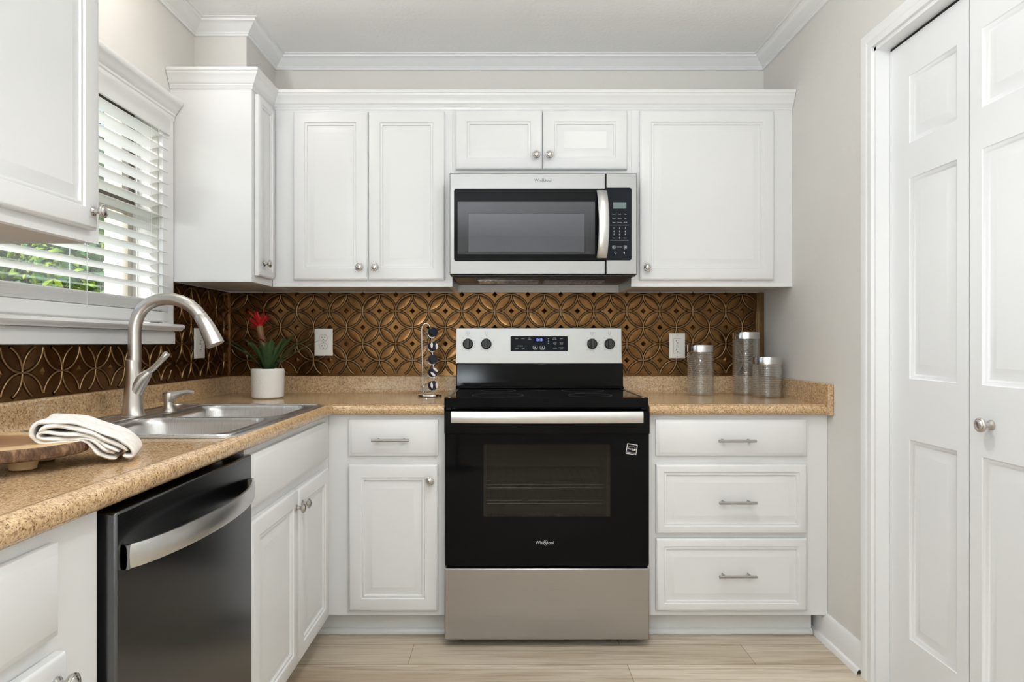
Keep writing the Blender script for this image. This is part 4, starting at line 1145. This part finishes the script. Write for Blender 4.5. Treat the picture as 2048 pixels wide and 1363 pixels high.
# towel: folded cloth; section traced as layers, laid over the board edge
def tw(zx, zy, dep=0):
    px, py = zx/7.06, 830+zy/7.06
    t = (px-58)/212; Y = 1.150+.105*t
    return Vector(((px-1011)*Y/1290, Y, CAMZ-(py-686)*Y/1290))
outer = [(1640, 615), (1560, 612), (1470, 590), (1390, 555), (1320, 500), (1270, 440), (1225, 385), (1150, 365), (1000, 378), (800, 392), (620, 398), (520, 388), (455, 350), (425, 290), (425, 220), (460, 155), (540, 115), (680, 100), (850, 100), (1000, 118), (1150, 150), (1300, 195), (1450, 250), (1600, 310), (1730, 370), (1815, 430), (1870, 510), (1870, 575), (1800, 588), (1730, 570)]
inner = [(1610, 545), (1520, 510), (1420, 455), (1330, 395), (1230, 350), (1100, 330), (900, 342), (700, 345), (580, 335), (520, 300), (540, 270), (640, 262), (850, 275), (1050, 272), (1200, 300), (1330, 345), (1450, 405), (1570, 470), (1680, 530)]
def cloth(m, pts, th, nlayer=22, depth=.13, f0=0):
    P = [tw(*p) for p in pts]
    Q = []
    for i in range(len(P)-1):
        p0, p1, p2, p3 = P[max(i-1, 0)], P[i], P[i+1], P[min(i+2, len(P)-1)]
        for k in range(4):
            t = k/4; Q.append(.5*((2*p1)+(-p0+p2)*t+(2*p0-5*p1+4*p2-p3)*t*t+(-p0+3*p1-3*p2+p3)*t**3))
    Q.append(P[-1])
    dirn = Vector((-.40, .917, 0)).normalized(); n = len(Q)
    nrm = []
    for i in range(n):
        tg = Q[min(i+1, n-1)]-Q[max(i-1, 0)]; tg.y = 0; tg.normalize(); nrm.append(Vector((-tg.z, 0, tg.x)))
    K = 6                      # rounded section: half ellipse at both lengthwise ends is cheap, front and back edges taper
    rings = []
    for j in range(nlayer+1):
        s_ = j/nlayer; e = min(s_, 1-s_)
        edge = math.sqrt(max(.02, 1-(1-min(1, e/.05))**2))
        sa, sb = [], []
        for i, q in enumerate(Q):
            wob = .0013*math.sin(i*.42+s_*7+f0)+.0010*math.sin(i*.19-s_*11)
            p = q+dirn*(depth*s_+.0022*math.sin(i*.31+f0)+.0012*math.sin(i*.83))
            endt = math.sqrt(max(.03, 1-(1-min(1, min(i, n-1-i)/4))**2))
            if p.z > ZCT+.02: p = p+Vector((0, 0, wob))
            h = th*.5*edge*endt
            if p.z-h < ZCT+.0012: p.z = ZCT+.0012+h
            sa.append(p+nrm[i]*h); sb.append(p-nrm[i]*h)
        rings.append(sa+sb[::-1])
    ids = m.loft(rings, True)
    for r, flip in ((ids[0], 1), (ids[-1], 0)):       # end strips as quads, not one concave n-gon
        for i in range(n-1):
            q = (r[i], r[i+1], r[2*n-2-i], r[2*n-1-i]); m.face(q[::-1] if flip else q)
middle = [(545, 215), (620, 180), (760, 172), (900, 176), (1030, 190), (1160, 220), (1300, 266), (1440, 325), (1580, 385), (1700, 450), (1790, 520)]
m = MB(); cloth(m, middle, .0080, f0=4, depth=.122); cloth(m, outer, .0072); cloth(m, inner, .0068, f0=2)
o = m.build('towel', M_TOWEL, None, origin=(-.80, 1.22, ZCT+.05))
tag(o, 'folded white linen towel draped over the edge of the bark-rimmed board', 'towel')

# ------------------------------------------------------------------ ceiling lamp bodies, plus bodies for the added downlight and uplight
c = thing('ceiling_light', 'small round ceiling lamp mount, above the top of the frame', 'light', (.50, 1.60, ZC))
MB().lathe(lambda u, v, d: Vector((u, v, ZC-d)), .50, 1.60, [(.06, .001), (.06, .015), (.012, .022)], 32).build('housing', M_TRIM, c)
for x, y, lb in ((.20, 1.35, 'trim ring of the added unseen ceiling downlight in front of the stove, above the top of the frame'), (-1.0, 2.0, 'small round ceiling lamp mount over the sink, above the top of the frame')):
    c = thing('ceiling_light', lb, 'light', (x, y, ZC))
    MB().lathe(lambda u, v, d: Vector((u, v, ZC-d)), x, y, [(.085, .001), (.085, .006), (.070, .010), (.070, .004), (.085, .001)], 32, False, False).build('trim_ring', M_TRIM, c)
c = thing('added_uplight', 'added unseen low round uplight on the floor behind the camera', 'lamp', (-.43, -1.0, 0))  # body made up for the added fill uplight
MB().lathe(FT(0), -.43, -1.0, [(.13, .001), (.13, .018), (.02, .025)], 32).build('base', M_BLACKPL, c)
MB().tube([(-.43, -1.0, .022), (-.43, -1.0, .60)], .014, 12).build('pole', M_BLACKPL, c)
MB().lathe(FT(0), -.43, -1.0, [(.02, .59), (.13, .64), (.20, .735), (.195, .735), (.12, .66), (.02, .61)], 32, True, True).build('shade', M_BLACKPL, c)
